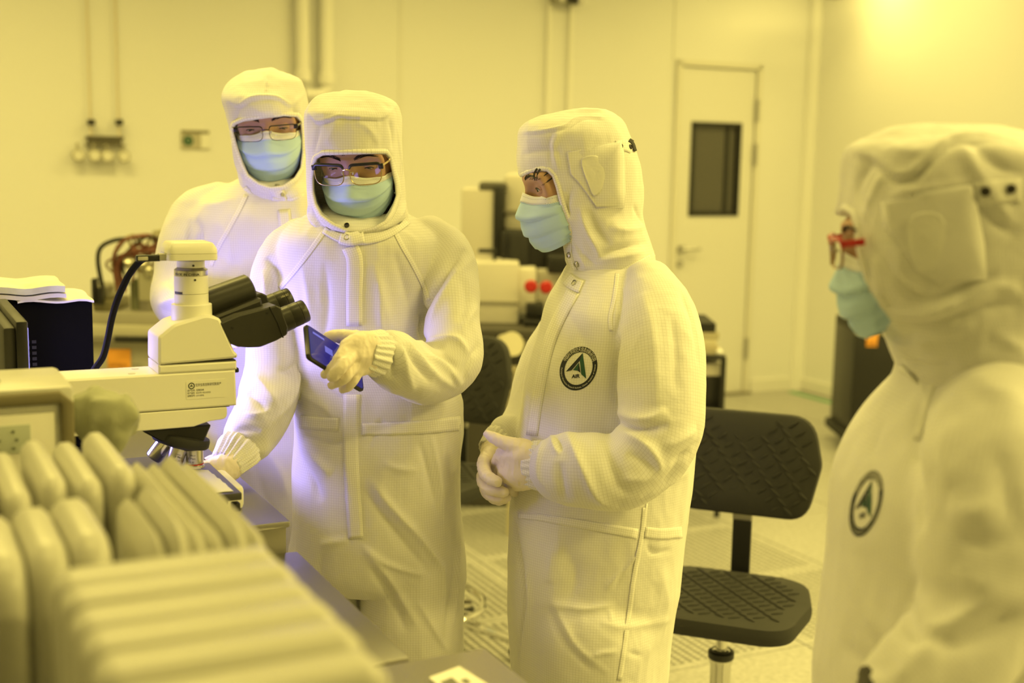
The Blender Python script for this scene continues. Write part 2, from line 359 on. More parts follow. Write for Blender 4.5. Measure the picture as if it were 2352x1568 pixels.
# ------------------------------------------------------------------ benches
M_sst = mat('stainless_top', (.34, .33, .31), .34, 1., bump=.03, bscale=30); M_sside = mat('bench_side', (.46, .44, .38), .45, .6)
M_cab = mat('bench_cabinet', (.62, .6, .55), .5)
M_blk = mat('black_plastic', (.012, .012, .011), .42); M_blk2 = mat('black_matte', (.02, .02, .018), .7)
A_T1, B_T1, Z_T1 = 1.893, .575, .92
A_T2, B_T2, Z_T2 = 1.412, .585, .87
A_T3, B_T3 = 1.402, .686
def bench(label, b0, b1, a0, a1, z, top=None, apr=.045):
    t = thing('steel_bench', label, 'bench', room((a0 + a1) / 2, (b0 + b1) / 2, 0))
    slab('', b0, b1, a0, a1, z - .012, z, None, .004).obj('worktop', top or M_sst, t, True)
    mb = MB(FR); i = .006
    mb.box(((b0 + b1) / 2, a0 + i + .006, z - .012 - apr / 2), (b1 - b0 - 2 * i, .012, apr)).box(((b0 + b1) / 2, a1 - i - .006, z - .012 - apr / 2), (b1 - b0 - 2 * i, .012, apr))
    mb.box((b1 - i - .006, (a0 + a1) / 2, z - .012 - apr / 2), (.012, a1 - a0 - 2 * i - .024, apr)); mb.obj('apron', M_sside, t, True)
    slab('', b0 + .03, b1 - .035, a0 + .035, a1 - .03, .06, z - .012 - apr, None, .004).obj('cabinet', M_cab, t, True)
    for q in ((b0 + .06, a0 + .06), (b1 - .06, a0 + .06), (b0 + .06, a1 - .06), (b1 - .06, a1 - .06)):
        MB(FR).cyl((*q, 0), (*q, .06), .02, n=12).obj('leg', M_steel, t, True)
    return t
bench('grey steel bench carrying the microscope and the black computer tower', -.95, B_T1, A_T1, A_T1 + .78, Z_T1)
bench('steel bench whose bare right edge runs along the bins toward the microscope', -.6, B_T2, A_T2, A_T1 - .004, Z_T2)
bench('bright steel bench with a white printed sheet at its corner beneath the bins', -.6, B_T3, A_T2 - 1.0, A_T3, Z_T2, mat('glare_stainless', (.74, .72, .68), .3, 1., bump=.05, bscale=25))  # brighter copy of the steel top, glare put into its colour
# sheet on nearest bench
c0 = [Zp(*q, Z_T2 + .0012) for q in ((985, 1556), (1055, 1530), (1150, 1590), (1085, 1640))]
sh = thing('paper_sheet', 'white printed sheet with dark pictures on the bright steel bench corner', 'paper', np.mean(c0, 0))
me = MB(); me.add([p + np.array([0, 0, z]) for z in (0, .0006) for p in c0], [(0, 1, 2, 3), (7, 6, 5, 4), (0, 4, 5, 1), (1, 5, 6, 2), (2, 6, 7, 3), (3, 7, 4, 0)])
me.obj('sheet', mat('paper_white', (.86, .85, .82), .6), sh, True)
u = (c0[1] - c0[0]); v = (c0[3] - c0[0])
for (s0, s1, t0, t1) in ((.12, .5, .18, .5), (.62, .8, .3, .42)):
    q = [c0[0] + u * a + v * b + np.array([0, 0, .0011]) for a, b in ((s0, t0), (s1, t0), (s1, t1), (s0, t1))]
    m_ = MB(); m_.add(q, [(0, 1, 2, 3)]); m_.obj('picture', mat('printed_dark', (.2, .2, .16), .6, var=.9, bscale=70), sh, True)
# ------------------------------------------------------------------ lab chairs
def lab_chair(label, loc, yaw, seat_z, full=True, rise=.315):
    t = thing('lab_chair', label, 'chair', loc, yaw, 'black moulded lab chairs')
    def pad(w, h, th, r, curve, taper):
        # outline in x,z ; slab with rounded edge, returned as grid mesh
        poly = rpoly([(-w * taper, -h), (w * taper, -h), (w, h * .1), (w * .86, h), (-w * .86, h), (-w, h * .1)], [r * .8, r * .8, r * .8, r, r, r * .8], 6)
        mb = MB(); n = len(poly); rings = []
        for k, (sc, y) in enumerate(((.0, -th / 2), (.5, -th / 2), (.93, -th / 2), (.985, -th / 2 + th * .12), (1, -th / 2 + th * .4), (1, th / 2 - th * .4), (.985, th / 2 - th * .12), (.93, th / 2), (0, th / 2))):
            rings.append([(a * sc, y, b * sc) for a, b in poly])
        v = [q for r_ in rings for q in r_]; f = []
        for a in range(len(rings) - 1):
            for i in range(n): f.append((a * n + i, a * n + (i + 1) % n, (a + 1) * n + (i + 1) % n, (a + 1) * n + i))
        mb.v = [(x, y + curve * x * x, z) for x, y, z in v]; mb.f = f
        return mb, poly
    def tread(poly, y, curve, marg, sgn):
        mb = MB(); w = max(abs(p[0]) for p in poly); h = max(abs(p[1]) for p in poly); st = .036
        from mathutils.geometry import intersect_point_tri_2d
        def inside(x, z):
            c = False; n = len(poly)
            for i in range(n):
                (x1, z1), (x2, z2) = poly[i] * (1 - marg), poly[i - 1] * (1 - marg)
                if (z1 > z) != (z2 > z) and x < (x2 - x1) * (z - z1) / (z2 - z1) + x1: c = not c
            return c
        for i in range(-9, 10):
            for j in range(-9, 10):
                x, z = (i * st, j * st) if (j % 2 == 0) else (i * st + st / 2, j * st)
                z *= .62
                if not inside(x, z): continue
                d = 1 if (i + (j // 2)) % 2 == 0 else -1
                if j % 2: d = -d
                L = .0125; pts = [(x + k * L, 0, z + d * k * L * .75) for k in (-1, -.5, 0, .5, 1)]
                mb.tube([(a, y + curve * a * a, b) for a, _, b in pts], [.0012, .0034, .004, .0034, .0012], 6)
        return mb
    bz = seat_z + rise
    tilt = Matrix.Rotation(radians(-8), 4, 'X')
    mb, poly = pad(.205, .135, .045, .085, -.9, .84); bo = mb.obj('backrest', M_blk2, t, smooth=40); bo.location = (0, .21, bz); bo.rotation_euler = (radians(-7), 0, 0)
    tb = tread(poly, -.0235, -.9, .1, 1); to = tb.obj('tread', M_blk2, bo)
    mb, poly = pad(.215, .2, .05, .1, 0, .86); so = mb.obj('seat', M_blk2, t, smooth=40); so.location = (0, 0, seat_z); so.rotation_euler = (radians(-90), 0, 0)
    ts = tread(poly, -.026, 0, .2, 1); ts.obj('tread', M_blk2, so)
    MB().box((0, .235, seat_z + .12), (.05, .012, .3), .002, 1).obj('back_post', mat('post_black', (.015, .015, .013), .35), t)
    MB().box((0, .234, bz - .135), (.052, .016, .055), .003, 1).obj('post_clip', mat('post_clip', (.35, .34, .3), .35, .6), t)
    MB().box((0, .12, seat_z - .035), (.05, .25, .012), .003, 1).obj('post_arm', mat('post_black'), t)
    M_chr = mat('chrome', (.72, .71, .68), .12, 1.)
    MB().cyl((0, 0, seat_z - .03), (0, 0, seat_z - .14), .0135, n=16).obj('gas_piston', M_chr, t)
    mb = MB(); mb.lathe([(.026, 0), (.026, seat_z - .26), (.03, seat_z - .25), (.03, seat_z - .225), (.02, seat_z - .22)], 20, (0, 0, .1)); mb.obj('column', M_chr, t)
    MB().lathe([(.03, 0), (.033, .004), (.033, .018), (.028, .022)], 20, (0, 0, seat_z - .143)).obj('collar', M_blk, t)
    for k in range(5):
        a = 2 * pi * k / 5 + .3; c_, s_ = cos(a), sin(a)
        MB().tube(catmull([(0.02 * c_, .02 * s_, .12), (.14 * c_, .14 * s_, .105), (.3 * c_, .3 * s_, .06)], 4), [.02] * 4 + [.016] * 4 + [.014], 10).obj('base_arm', M_chr, t)
        o = MB().lathe([(.02, -.012), (.028, -.008), (.028, .008), (.02, .012)], 18, (.3 * c_, .3 * s_, .029), (-s_, c_, 0)).obj('caster', M_blk, t)
    if full:
        mb = MB(); R = .19; mb.tube([(R * cos(a), R * sin(a), .16) for a in np.linspace(0, 2 * pi, 41)[:-1]], .0105, 10, True)
        for k in range(3):
            a = 2 * pi * k / 3; mb.tube([(.026 * cos(a), .026 * sin(a), .16), (R * cos(a), R * sin(a), .16)], .007, 8)
        mb.obj('foot_ring', M_chr, t)
    return t
lab_chair('black lab chair with patterned backrest standing behind the woman, seat turned to the bench', (.54, 3.0, 0), radians(-20), .415, False)
lab_chair('black lab chair half hidden behind the man with the phone', (-.26, 3.66, 0), radians(-26), .54, True, .285)
# ------------------------------------------------------------------ far equipment
M_eq = mat('equipment_beige', (.66, .63, .56), .45); M_eqd = mat('equipment_grey', (.34, .32, .27), .45)
def pbox(x0, y0, x1, y1, d, dy, yaw=0):
    """box whose front face spans the pixels at depth d"""
    a = P(x0, y1, d); b = P(x1, y0, d); c = (a + b) / 2
    return (c[0], d + dy / 2, c[2]), (b[0] - a[0], dy, b[2] - a[2])
dq = 5.6
mq = thing('mask_aligner', 'beige and black alignment machine between the two central people', 'machine', P(1180, 780, dq) * np.array([1, 1, 0]))
def part(n, x0, y0, x1, y1, d, dy, m, par, bev=.006):
    c, s_ = pbox(x0, y0, x1, y1, d, dy); return MB().box(c, s_, bev).obj(n, m, par, True)
part('left_cabinet', 1056, 436, 1150, 722, dq, .5, M_eq, mq); part('top_cover', 1100, 421, 1165, 440, dq, .4, mat('equipment_dark', (.1, .095, .08), .5), mq)
part('black_column', 1131, 428, 1158, 622, dq - .02, .4, M_blk, mq)
part('camera_housing', 1155, 400, 1260, 533, dq + .05, .4, M_eq, mq, .03); part('housing_seam', 1158, 483, 1240, 488, dq + .03, .05, M_eqd, mq, .001)
part('black_head', 1150, 533, 1320, 622, dq - .1, .45, M_blk, mq, .01); part('head_panel', 1170, 538, 1215, 615, dq - .13, .05, M_blk2, mq, .004)
part('lever', 1098, 572, 1140, 581, dq - .2, .03, M_blk, mq); part('lever_post', 1132, 575, 1140, 610, dq - .2, .03, M_blk, mq)
c, s_ = pbox(1080, 604, 1193, 743, dq - .3, .3); MB().box(c, s_, .012).obj('front_cabinet', M_eqd if 0 else M_eq, mq, True)
part('front_groove', 1085, 692, 1192, 697, dq - .31, .02, M_eqd, mq, .001)
part('button_panel', 1190, 618, 1232, 720, dq - .28, .25, mat('equipment_pale', (.74, .71, .62), .45), mq)
part('right_panel', 1232, 622, 1330, 720, dq - .2, .25, M_eq, mq)
for x, y in ((1219, 656), (1254, 658)):
    p = P(x, y, dq - .33); o = MB().lathe([(.014, 0), (.014, .015), (.026, .016), (.028, .03), (.02, .04)], 20, p, (0, -1, 0)).obj('red_button', mat('red_button', (.5, .02, .015), .4), mq, True)
part('knob_box', 1208, 698, 1250, 728, dq - .34, .12, M_blk, mq); part('joystick_box', 1203, 736, 1250, 750, dq - .4, .15, M_blk, mq)
part('eyepiece_block', 1258, 590, 1330, 628, dq - .3, .2, M_blk, mq)
bt = thing('equipment_table', 'dark low table under the beige alignment machine', 'table', P(1150, 800, dq) * np.array([1, 1, 0]))
part('tabletop', 1020, 760, 1330, 776, dq - .5, 1.0, mat('table_dark', (.06, .055, .045), .5), bt); part('shelf_edge', 1020, 778, 1330, 792, dq - .46, .9, M_eqd, bt)
c, s_ = pbox(1020, 792, 1330, 900, dq - .3, .7); MB().box((c[0], c[1], c[2] / 2 + s_[2] / 4), (s_[0], s_[1], c[2] + s_[2] / 2), .01).obj('base_cabinet', mat('table_dark'), bt, True)
kb = thing('spool', 'pale round spool on the floor side of the dark equipment table', 'spool', P(1170, 800, dq - .6))
pp = P(1170, 792, dq - .62); MB().lathe([(.0, -.03), (.05, -.03), (.05, -.02), (.03, -.018), (.03, .018), (.05, .02), (.05, .03), (0, .03)], 20, pp, (.5, -.8, .3)).obj('reel', mat('spool_pale', (.6, .56, .42), .5), kb, True)
rk = thing('wire_rack', 'pale wire mesh stand behind the black chair near the clasped hands', 'rack', P(1180, 930, 4.9) * np.array([1, 1, 0]))
mb = MB()
for i in range(5): mb.tube([P(1176 + i * 9, 840, 4.9), P(1160 + i * 9, 1010, 4.9)], .006, 6)
for y in (850, 900, 950, 1000): mb.tube([P(1160, y, 4.9), P(1215, y, 4.9)], .006, 6)
mb.obj('mesh', mat('rack_pale', (.55, .5, .36), .4, .3), rk, True); q0, q1 = P(1172, 1000, 4.9), P(1205, 1000, 4.9)
MB().tube([q0, q0 * np.array([1, 1, 0])], .008, 6).obj('leg', mat('rack_pale'), rk, True); MB().tube([q1, q1 * np.array([1, 1, 0])], .008, 6).obj('leg', mat('rack_pale'), rk, True)
# trolley with stack of papers (right of woman)
dc = 5.2
ct = thing('equipment_trolley', 'black framed trolley with paper stacks behind the woman', 'trolley', P(1640, 900, dc) * np.array([1, 1, 0]))
part('top_frame', 1560, 817, 1668, 826, dc, .5, M_blk, ct, .003)
for dd in (0, .46):
    b = P(1664, 820, dc); MB().box((b[0], dc + .02 + dd, b[2] / 2), (.022, .022, b[2]), .003, 1).obj('leg', M_blk, ct, True)
    b = P(1500, 820, dc); MB().box((b[0], dc + .02 + dd, b[2] / 2), (.022, .022, b[2]), .003, 1).obj('leg', M_blk, ct, True)
part('shelf', 1500, 940, 1668, 948, dc, .5, M_blk, ct, .003)
def stack(lbl, x0, x1, ys, d, mats_, nm):
    for i in range(len(ys) - 1):
        o = thing(nm, lbl[i], 'paper' if nm != 'binder_box' else 'box', P((x0 + x1) / 2, ys[i + 1], d))
        c, s_ = pbox(x0 + (i * 7) % 5, ys[i], x1 - (i * 5) % 9, ys[i + 1], d + .03, .3); MB().box(c, (s_[0], s_[1], s_[2] - .003), .003, 1).obj('block', mats_[i], o, True)
stack(['black lidded box topping the paper pile on the trolley'], 1560, 1645, [741, 763], dc, [M_blk], 'binder_box')
stack(['thick grey ream directly below the black box on the trolley', 'thin pale ream second below the black box on the trolley', 'tan ream third below the black box on the trolley', 'bottom ream of the pile resting on the trolley frame'], 1560, 1652, [763, 780, 793, 804, 817], dc, [mat('ream_grey', (.42, .38, .27), .6), mat('ream_pale', (.6, .55, .4), .6), mat('ream_tan', (.5, .44, .3), .6), mat('ream_grey')], 'paper_ream')
w = thing('wrapped_bundle', 'small white wrapped bundle beside the reams on the trolley', 'bundle', P(1655, 814, dc)); c, s_ = pbox(1645, 803, 1662, 817, dc + .02, .1); MB().box(c, s_, .012, 3).obj('bundle', mat('paper_white'), w, True)
pr = thing('control_unit', 'dark control unit with a pale lid slung under the trolley frame', 'control unit', P(1620, 940, dc))
c, s_ = pbox(1540, 862, 1657, 940, dc + .06, .36); MB().box(c, s_, .006).obj('case', M_blk, pr, True); c, s_ = pbox(1540, 835, 1660, 862, dc + .05, .38); MB().box(c, s_, .008).obj('lid', M_eq, pr, True); part('side_strip', 1654, 862, 1661, 940, dc + .05, .03, M_eqd, pr, .002)
# black cabinet at right
d5 = 6.45
cb = thing('pump_cabinet', 'black floor cabinet with an orange label left of the nearest person', 'cabinet', P(2030, 1010, d5) * np.array([1, 1, 0]))
zt = P(2000, 745, d5)[2]
b0, b1 = P(1964, 760, d5)[0], P(2125, 760, d5)[0]
MB().box(((b0 + b1) / 2, d5 + .2, (zt - .035 + .07) / 2), (b1 - b0, .4, zt - .035 - .07), .006).obj('case', M_blk, cb, True)
MB().box(((b0 + b1) / 2, d5 + .2, zt - .02), (b1 - b0, .4, .045), .006).obj('lid', M_blk2, cb, True)
MB().box(((b0 + b1) / 2, d5 + .0, zt - .048), (b1 - b0, .012, .01)).obj('trim_line', mat('cab_line', (.3, .28, .2), .4), cb, True)
part('side_strip', 2056, 800, 2062, 1000, d5 - .004, .01, M_eqd, cb, .001)
MB().box(((b0 + b1) / 2, d5 + .2, .09), (b1 - b0 + .05, .44, .05), .01).obj('plinth', M_blk2, cb, True)
for x in (b0 + .04, b1 - .04): MB().lathe([(.035, -.015), (.04, 0), (.035, .015)], 16, (x, d5 + .03, .04), (1, 0, 0)).obj('caster', mat('caster_grey', (.3, .28, .2), .5), cb, True)
lb = part('orange_label', 1989, 765, 2017, 796, d5 - .008, .004, mat('label_orange', (.95, .42, .06), .5), cb, .001)
q = P(1990, 793, d5 - .011)
text_flat([('MSE2', 0, 0, .019, .058)], q, np.array([1, 0, 0.]), AX_Z, 'label_lettering', mat('ink_brown', (.3, .12, .03), .6), cb)
# ------------------------------------------------------------------ back left bench with pump and hoses
d6 = 4.6
gb = thing('service_bench', 'grey service bench with an orange sticker at the back left', 'bench', P(300, 860, d6) * np.array([1, 1, 0]))
x0, x1 = P(130, 730, d6)[0], P(520, 730, d6)[0]; zt = P(300, 722, d6)[2]
def gbox(n, x0p, y0, x1p, y1, dd, dy, m, bev=.004): return part(n, x0p, y0, x1p, y1, d6 + dd, dy, m, gb, bev)
gbox('bench_top', 130, 722, 520, 748, 0, .6, mat('bench_grey', (.36, .34, .28), .5)); gbox('rail', 130, 752, 520, 772, -.02, .6, mat('bench_pale', (.5, .48, .38), .5)); gbox('lower_rail', 130, 776, 520, 782, -.01, .6, M_eqd)
c, s_ = pbox(130, 782, 520, 900, d6 + .03, .55); MB().box((c[0], c[1], (c[2] + s_[2] / 2) / 2), (s_[0], s_[1], c[2] + s_[2] / 2), .004).obj('body', mat('bench_body', (.44, .42, .33), .5), gb, True)
gbox('dark_slot', 262, 775, 400, 786, -.03, .03, M_blk, .003); gbox('orange_sticker', 247, 802, 299, 846, .025, .006, mat('label_orange'), .001)
text_flat([('SOFTBOX', 0, 0, .014, .07)], P(249, 842, d6 + .022), np.array([1, 0, 0.]), AX_Z, 'sticker_lettering', mat('ink_brown'), gb)
text_flat([('PMU', 0, 0, .014, .04)], P(304, 842, d6 + .022), np.array([1, 0, 0.]), AX_Z, 'bench_lettering', mat('ink_grey', (.2, .19, .15), .6), gb)
ps = thing('hose_manifold', 'steel cylinder manifold with looping red and black hoses on the service bench', 'manifold', P(310, 722, d6))
cyls = [(322, 645, 20, M_eqd), (345, 620, 17, mat('can_green', (.2, .21, .13), .4)), (296, 640, 14, mat('can_green')), (368, 640, 12, M_eqd), (385, 650, 14, mat('can_pale', (.5, .48, .36), .35, .5))]
for x, y, r, m_ in cyls:
    b = P(x, 721, d6); b[1] += .1; t_ = P(x, y, d6 + .1); rr = r / 2878 * d6
    MB().lathe([(rr, 0), (rr, (t_ - b)[2] - .01), (rr * .9, (t_ - b)[2])], 18, b).obj('cylinder', m_, ps, True)
c, s_ = pbox(212, 690, 262, 716, d6 + .02, .2); MB().box(c, s_, .01).obj('pump_body', mat('pump_olive', (.2, .18, .1), .4, .3), ps, True)
c, s_ = pbox(208, 655, 252, 688, d6 + .05, .15); MB().box(c, s_, .01).obj('valve_block', mat('valve_silver', (.45, .43, .33), .3, .8), ps, True)
for x, y0, y1 in ((214, 640, 700), (228, 660, 700)): part('black_rod', x - 4, y0, x + 4, y1, d6 - .02, .04, M_blk, ps, .004)
for x, y in ((330, 615), (342, 628), (300, 612)): MB().lathe([(.0, 0), (.02, 0), (.022, .01), (.022, .03), (.0, .035)], 14, P(x, y, d6), (0, -.5, 1)).obj('steel_cap', mat('valve_silver'), ps, True)
c, s_ = pbox(318, 625, 350, 690, d6 + .0, .05); MB().box(c, s_, .006).obj('white_block', mat('can_pale'), ps, True)
c, s_ = pbox(350, 530, 392, 575, d6 + .25, .15); MB().box(c, s_, .006).obj('filter_box', mat('filter_brown', (.34, .31, .2), .5), ps, True)
random.seed(11)
def hose(pts, r, m_, n): MB().tube(catmull([P(x, y, d6 + dd) for x, y, dd in pts], 8), r, 8).obj(n, m_, ps, True)
M_red = mat('red_hose', (.19, .065, .04), .5)
hose([(235, 660, .05), (225, 600, .05), (232, 568, .06), (262, 552, .08), (300, 548, .1)], .009, M_blk2, 'black_hose')
hose([(270, 660, .05), (262, 600, .05), (275, 560, .0), (318, 542, .0), (360, 552, .1), (388, 580, .1)], .006, M_red, 'red_hose')
hose([(290, 650, .05), (268, 620, .05), (262, 585, .0), (285, 552, .0), (330, 540, .05), (375, 545, .1)], .006, M_red, 'red_hose')
for k in range(16):
    x = random.uniform(265, 330); hx = random.uniform(285, 370); y = random.uniform(538, 575)
    hose([(x, 650 + random.uniform(-15, 25), random.uniform(0, .12)), (x - random.uniform(-10, 25), 600, random.uniform(0, .12)), (hx, y, random.uniform(0, .1)), (hx + random.uniform(20, 50), 590 + random.uniform(-15, 20), .1), (hx + random.uniform(0, 40), 650, .1)], random.choice((.004, .005, .007)), random.choice((M_red, M_blk2, mat('hose_clear', (.5, .45, .3), .3), mat('filter_brown'), M_red)), 'hose')
# ------------------------------------------------------------------ microscope and things on its bench
F0 = P(541, 849, 2.05); SF = (F0, AX_B, AX_A, AX_Z)
def fp(px, py, a=0.):
    """pixel -> (along, up) in the microscope's front plane moved back by a"""
    q = PL(px, py, F0 + AX_A * a, AX_A) - F0; return float(q @ AX_B), float(q[2])
M_ivory = mat('ivory_enamel', (.89, .875, .785), .36, spec=.45); M_ivd = mat('ivory_shadow', (.66, .64, .55), .4)
sc = thing('microscope', 'cream trinocular microscope with black binocular head and white camera on top', 'microscope', (*(F0 + AX_B * -.1 + AX_A * .05)[:2], Z_T1), YAW)
TH = .088
def spr(n, poly, a0, a1, m_, bev=.003, r=None, seg=4, par=None, smooth=35):
    pl = rpoly(poly, r, seg) if r is not None else np.array(poly)
    return MB(SF).prism(pl, a0, a1, bev).obj(n, m_, par or sc, True, smooth)
arm = spr('arm', [(-.40, -.0605), (.0015, -.0605), (0, 0), (-.40, 0)], 0, TH, M_ivory, .003)
spr('arm_tray', [(-.30, -.0925), (-.07, -.091), (-.045, -.084), (-.0145, -.082), (-.0145, -.0618), (-.30, -.0618)], .001, TH - .001, M_ivory, .0015, [0, .004, .01, .012, .004, 0])
MB(SF).box((-.155, TH / 2, -.0612), (.29, TH - .006, .0016)).obj('shadow_gap', mat('gap_dark', (.05, .045, .03), .6), sc, True)
spr('turret_plate', [(-.125, .0005), (.0025, .0005), (.0025, .0145), (-.125, .0145)], .0, TH, M_ivory, .003)
hp = [fp(364, 839), fp(364, 774), fp(400, 745), fp(476, 722), fp(505, 731), fp(538, 806), fp(546, 814), fp(545, 822)]
spr('head_housing', hp, -.001, TH + .002, M_ivory, .004, [.006, .008, .03, .03, .008, .01, .003, .003], 4)
MB(SF).box((-.06, TH / 2, .0157), (.122, TH - .004, .0016)).obj('shadow_gap', mat('gap_dark'), sc, True)
TC = (fp(440, 700, .045)[0], .045)
def ring(n, y0, y1, w0, w1, m_, x=440, bev=.0006):
    (_, h0), (_, h1) = fp(x, y0, .045), fp(x, y1, .045); k = 2.09 / FPX / 2
    r0, r1 = w0 * k, w1 * k
    return MB(SF).lathe([(r0 - bev, h0), (r0, h0 + bev), (r1, h1 - bev), (r1 - bev, h1)], 48, (TC[0], TC[1], 0)).obj(n, m_, sc, True, 40)
ring('tube_socket', 752, 697, 92, 90, M_ivory); ring('tube_lower', 698, 673, 76, 76, M_ivory); ring('tube_upper', 672.2, 632, 76, 76, M_ivory)
M_chrome = mat('bright_chrome', (.75, .73, .68), .16, 1.)
ring('chrome_ring', 632, 619, 75, 75, mat('satin_chrome', (.6, .58, .53), .25, 1.)); ring('chrome_taper', 619, 613, 75, 62, mat('taper_grey', (.3, .28, .23), .3, .9)); ring('tube_neck', 613, 598, 62, 62, M_ivory)
for x, y, w in ((448, 643, 75), (444, 610, 62)):
    a, h = fp(x, y, .045 - w * 2.09 / FPX / 2); q = (a, .045 - w * 2.09 / FPX / 2 + .0015, h)
    MB(SF).cyl(q, (q[0], q[1] - .0025, q[2]), .0019, n=10).obj('set_screw', mat('screw_dark', (.08, .075, .06), .4, .8), sc, True)
def ringtext(s, y0, hgt, w, a0, m_, n):
    r = w * 2.09 / FPX / 2 + .0004; _, h0 = fp(440, y0, .045); mb = MB(SF)
    ang = a0
    for ch in s:
        if ch == ' ': ang += hgt * .5 / r; continue
        v, f = glyph(ch); k = hgt / .73
        mb.add([(TC[0] + r * sin(ang + x * k / r), TC[1] - r * cos(ang + x * k / r), h0 + y * k) for x, y in v], f); ang += (v[:, 0].max() + .08) * k / r
    me = bpy.data.meshes.new(n); me.from_pydata(mb.v, [], mb.f); return link(n, me, m_, sc, True)
ringtext('MADE IN CHINA', 630, .0042, 75, -1.35, mat('ink_black', (.01, .01, .01), .5), 'ring_lettering')
a, h = fp(405, 672, .02)
r_ = 76 * 2.09 / FPX / 2 + .0003; _, hh = fp(440, 672, .045); _, hh1 = fp(440, 667, .045)
mb = MB(SF); mb.add([(TC[0] + r_ * sin(t), TC[1] - r_ * cos(t), z) for z in (hh, hh1) for t in np.linspace(-1.45, -.75, 6)], [(i, i + 1, i + 7, i + 6) for i in range(5)]); mb.obj('data_plate', mat('plate_dark', (.06, .055, .045), .5), sc, True)
# camera on top
(a0, h0), (a1, h1) = fp(388, 600), fp(503, 556.5)
hm = fp(440, 584)[1]
cp = rpoly([(a0, .002), (a1, .002), (a1, .078), (a0, .078)], .012, 5)
def stackpoly(n, levels, m_, par):
    mb = MB(SF); cx, cy = (a0 + a1) / 2, .04; N = len(cp); v = []; f = []
    for ins, hh in levels:
        q = inset(cp, ins) if ins else cp
        v += [(x, y, hh) for x, y in q]
    f = [tuple(range(N))[::-1], tuple((len(levels) - 1) * N + i for i in range(N))]
    for k in range(len(levels) - 1):
        for i in range(N): f.append((k * N + i, k * N + (i + 1) % N, (k + 1) * N + (i + 1) % N, (k + 1) * N + i))
    mb.add(v, f); return mb.obj(n, m_, par, True, 40)
M_camw = mat('camera_white', (.86, .845, .76), .3)
stackpoly('camera_base', [(.001, h0), (0, h0 + .001), (0, hm - .0008), (.0012, hm)], M_camw, sc)
stackpoly('camera_cover', [(.0012, hm), (0, hm + .0008), (.0005, hm + .007), (.003, hm + .012), (.007, h1 - .0015), (.0105, h1)], M_camw, sc)
mb = MB(SF); mb.box((a0 - .004, .03, (h0 + hm) / 2 - .0005), (.012, .018, .011), .001); mb.obj('cable_socket', mat('socket_clear', (.5, .48, .38), .2), sc, True)
pl = [(a0 - .008, .03, hm - .0075), (a0 - .046, .026, hm - .0078)]
MB(SF).box((a0 - .027, .03, hm - .0072), (.038, .013, .0105), .002).obj('cable_plug', M_blk, sc, True); MB(SF).box((a0 - .036, .0232, hm - .0072), (.016, .0012, .0062), .001).obj('plug_label', mat('plug_pale', (.55, .53, .44), .4), sc, True)
cab = catmull([P(340, 591, 2.03), P(322, 600, 2.04), P(297, 630, 2.05), P(272, 682, 2.06), P(257, 730, 2.065), P(247, 780, 2.065), P(236, 820, 2.06), P(216, 850, 2.055), P(190, 900, 2.05)], 6)
MB().tube(cab, .0056, 10).obj('camera_cable', mat('cable_black', (.008, .008, .006), .75, spec=.15), sc, True)
# binocular
M_bin = mat('binocular_black', (.026, .025, .019), .38, spec=.5)
def bino(dA, n1):
    near = [fp(505, 742), fp(548, 724), fp(634, 701), fp(645, 706), fp(662, 752), fp(660, 768), fp(635, 782), fp(598, 797), fp(570, 798), fp(545, 796), fp(530, 790)]
    dv = np.array([0, dA * 1., dA * .14]); O = F0 + AX_A * dA + AX_Z * (dA * .14)
    fr = (O, AX_B, AX_A, AX_Z)
    MB(fr).prism(rpoly(near, [.003, .01, .003, .004, .004, .006, .01, .02, .02, .01, .003], 4), -.001, .048, .0022).obj(n1, M_bin, sc, True, 40)
    p0 = np.array(fp(652, 742)); p1 = np.array(fp(712, 716)); d = (p1 - p0) / np.linalg.norm(p1 - p0)
    pr = [(.026, -.008), (.0265, .0), (.0265, .002), (.0225, .004)]
    L = np.linalg.norm(p1 - p0)
    prof = [(.0215, -.012), (.0215, .0), (.0212, L * .40), (.0204, L * .41), (.0204, L * .43), (.0207, L * .44), (.0207, L * .74), (.0196, L * .75), (.0196, L * .77), (.0202, L * .78), (.0198, L * .97), (.0185, L), (.0125, L), (.0115, L * .95)]
    MB(fr).lathe(prof, 40, (p0[0], .024, p0[1]), (d[0], 0, d[1])).obj('eyepiece', M_bin, sc, True, 40)
    for q in (fp(613, 719), fp(533, 753)): MB(fr).cyl((q[0], -.0005, q[1]), (q[0], -.0018, q[1]), .0021, n=10).obj('screw', M_blk, sc, True)
    # seam between body and end cap
    q0, q1 = fp(618, 704), fp(650, 775)
    MB(fr).tube([(q0[0], -.0012, q0[1]), ((q0[0] + q1[0]) / 2 + .002, -.0012, (q0[1] + q1[1]) / 2), (q1[0], -.0012, q1[1])], .0011, 6).obj('seam', M_blk, sc, True)
    return p0, d, L, fr
bino(.0, 'binocular_body'); p0, d, L, fr2 = bino(.085, 'binocular_body')
q0 = np.array(fp(492, 735)); MB(SF).prism([fp(495, 735), fp(612, 690), fp(625, 740), fp(560, 790), fp(530, 785)], .03, .09, .004).obj('binocular_bridge', M_bin, sc, True, 40)
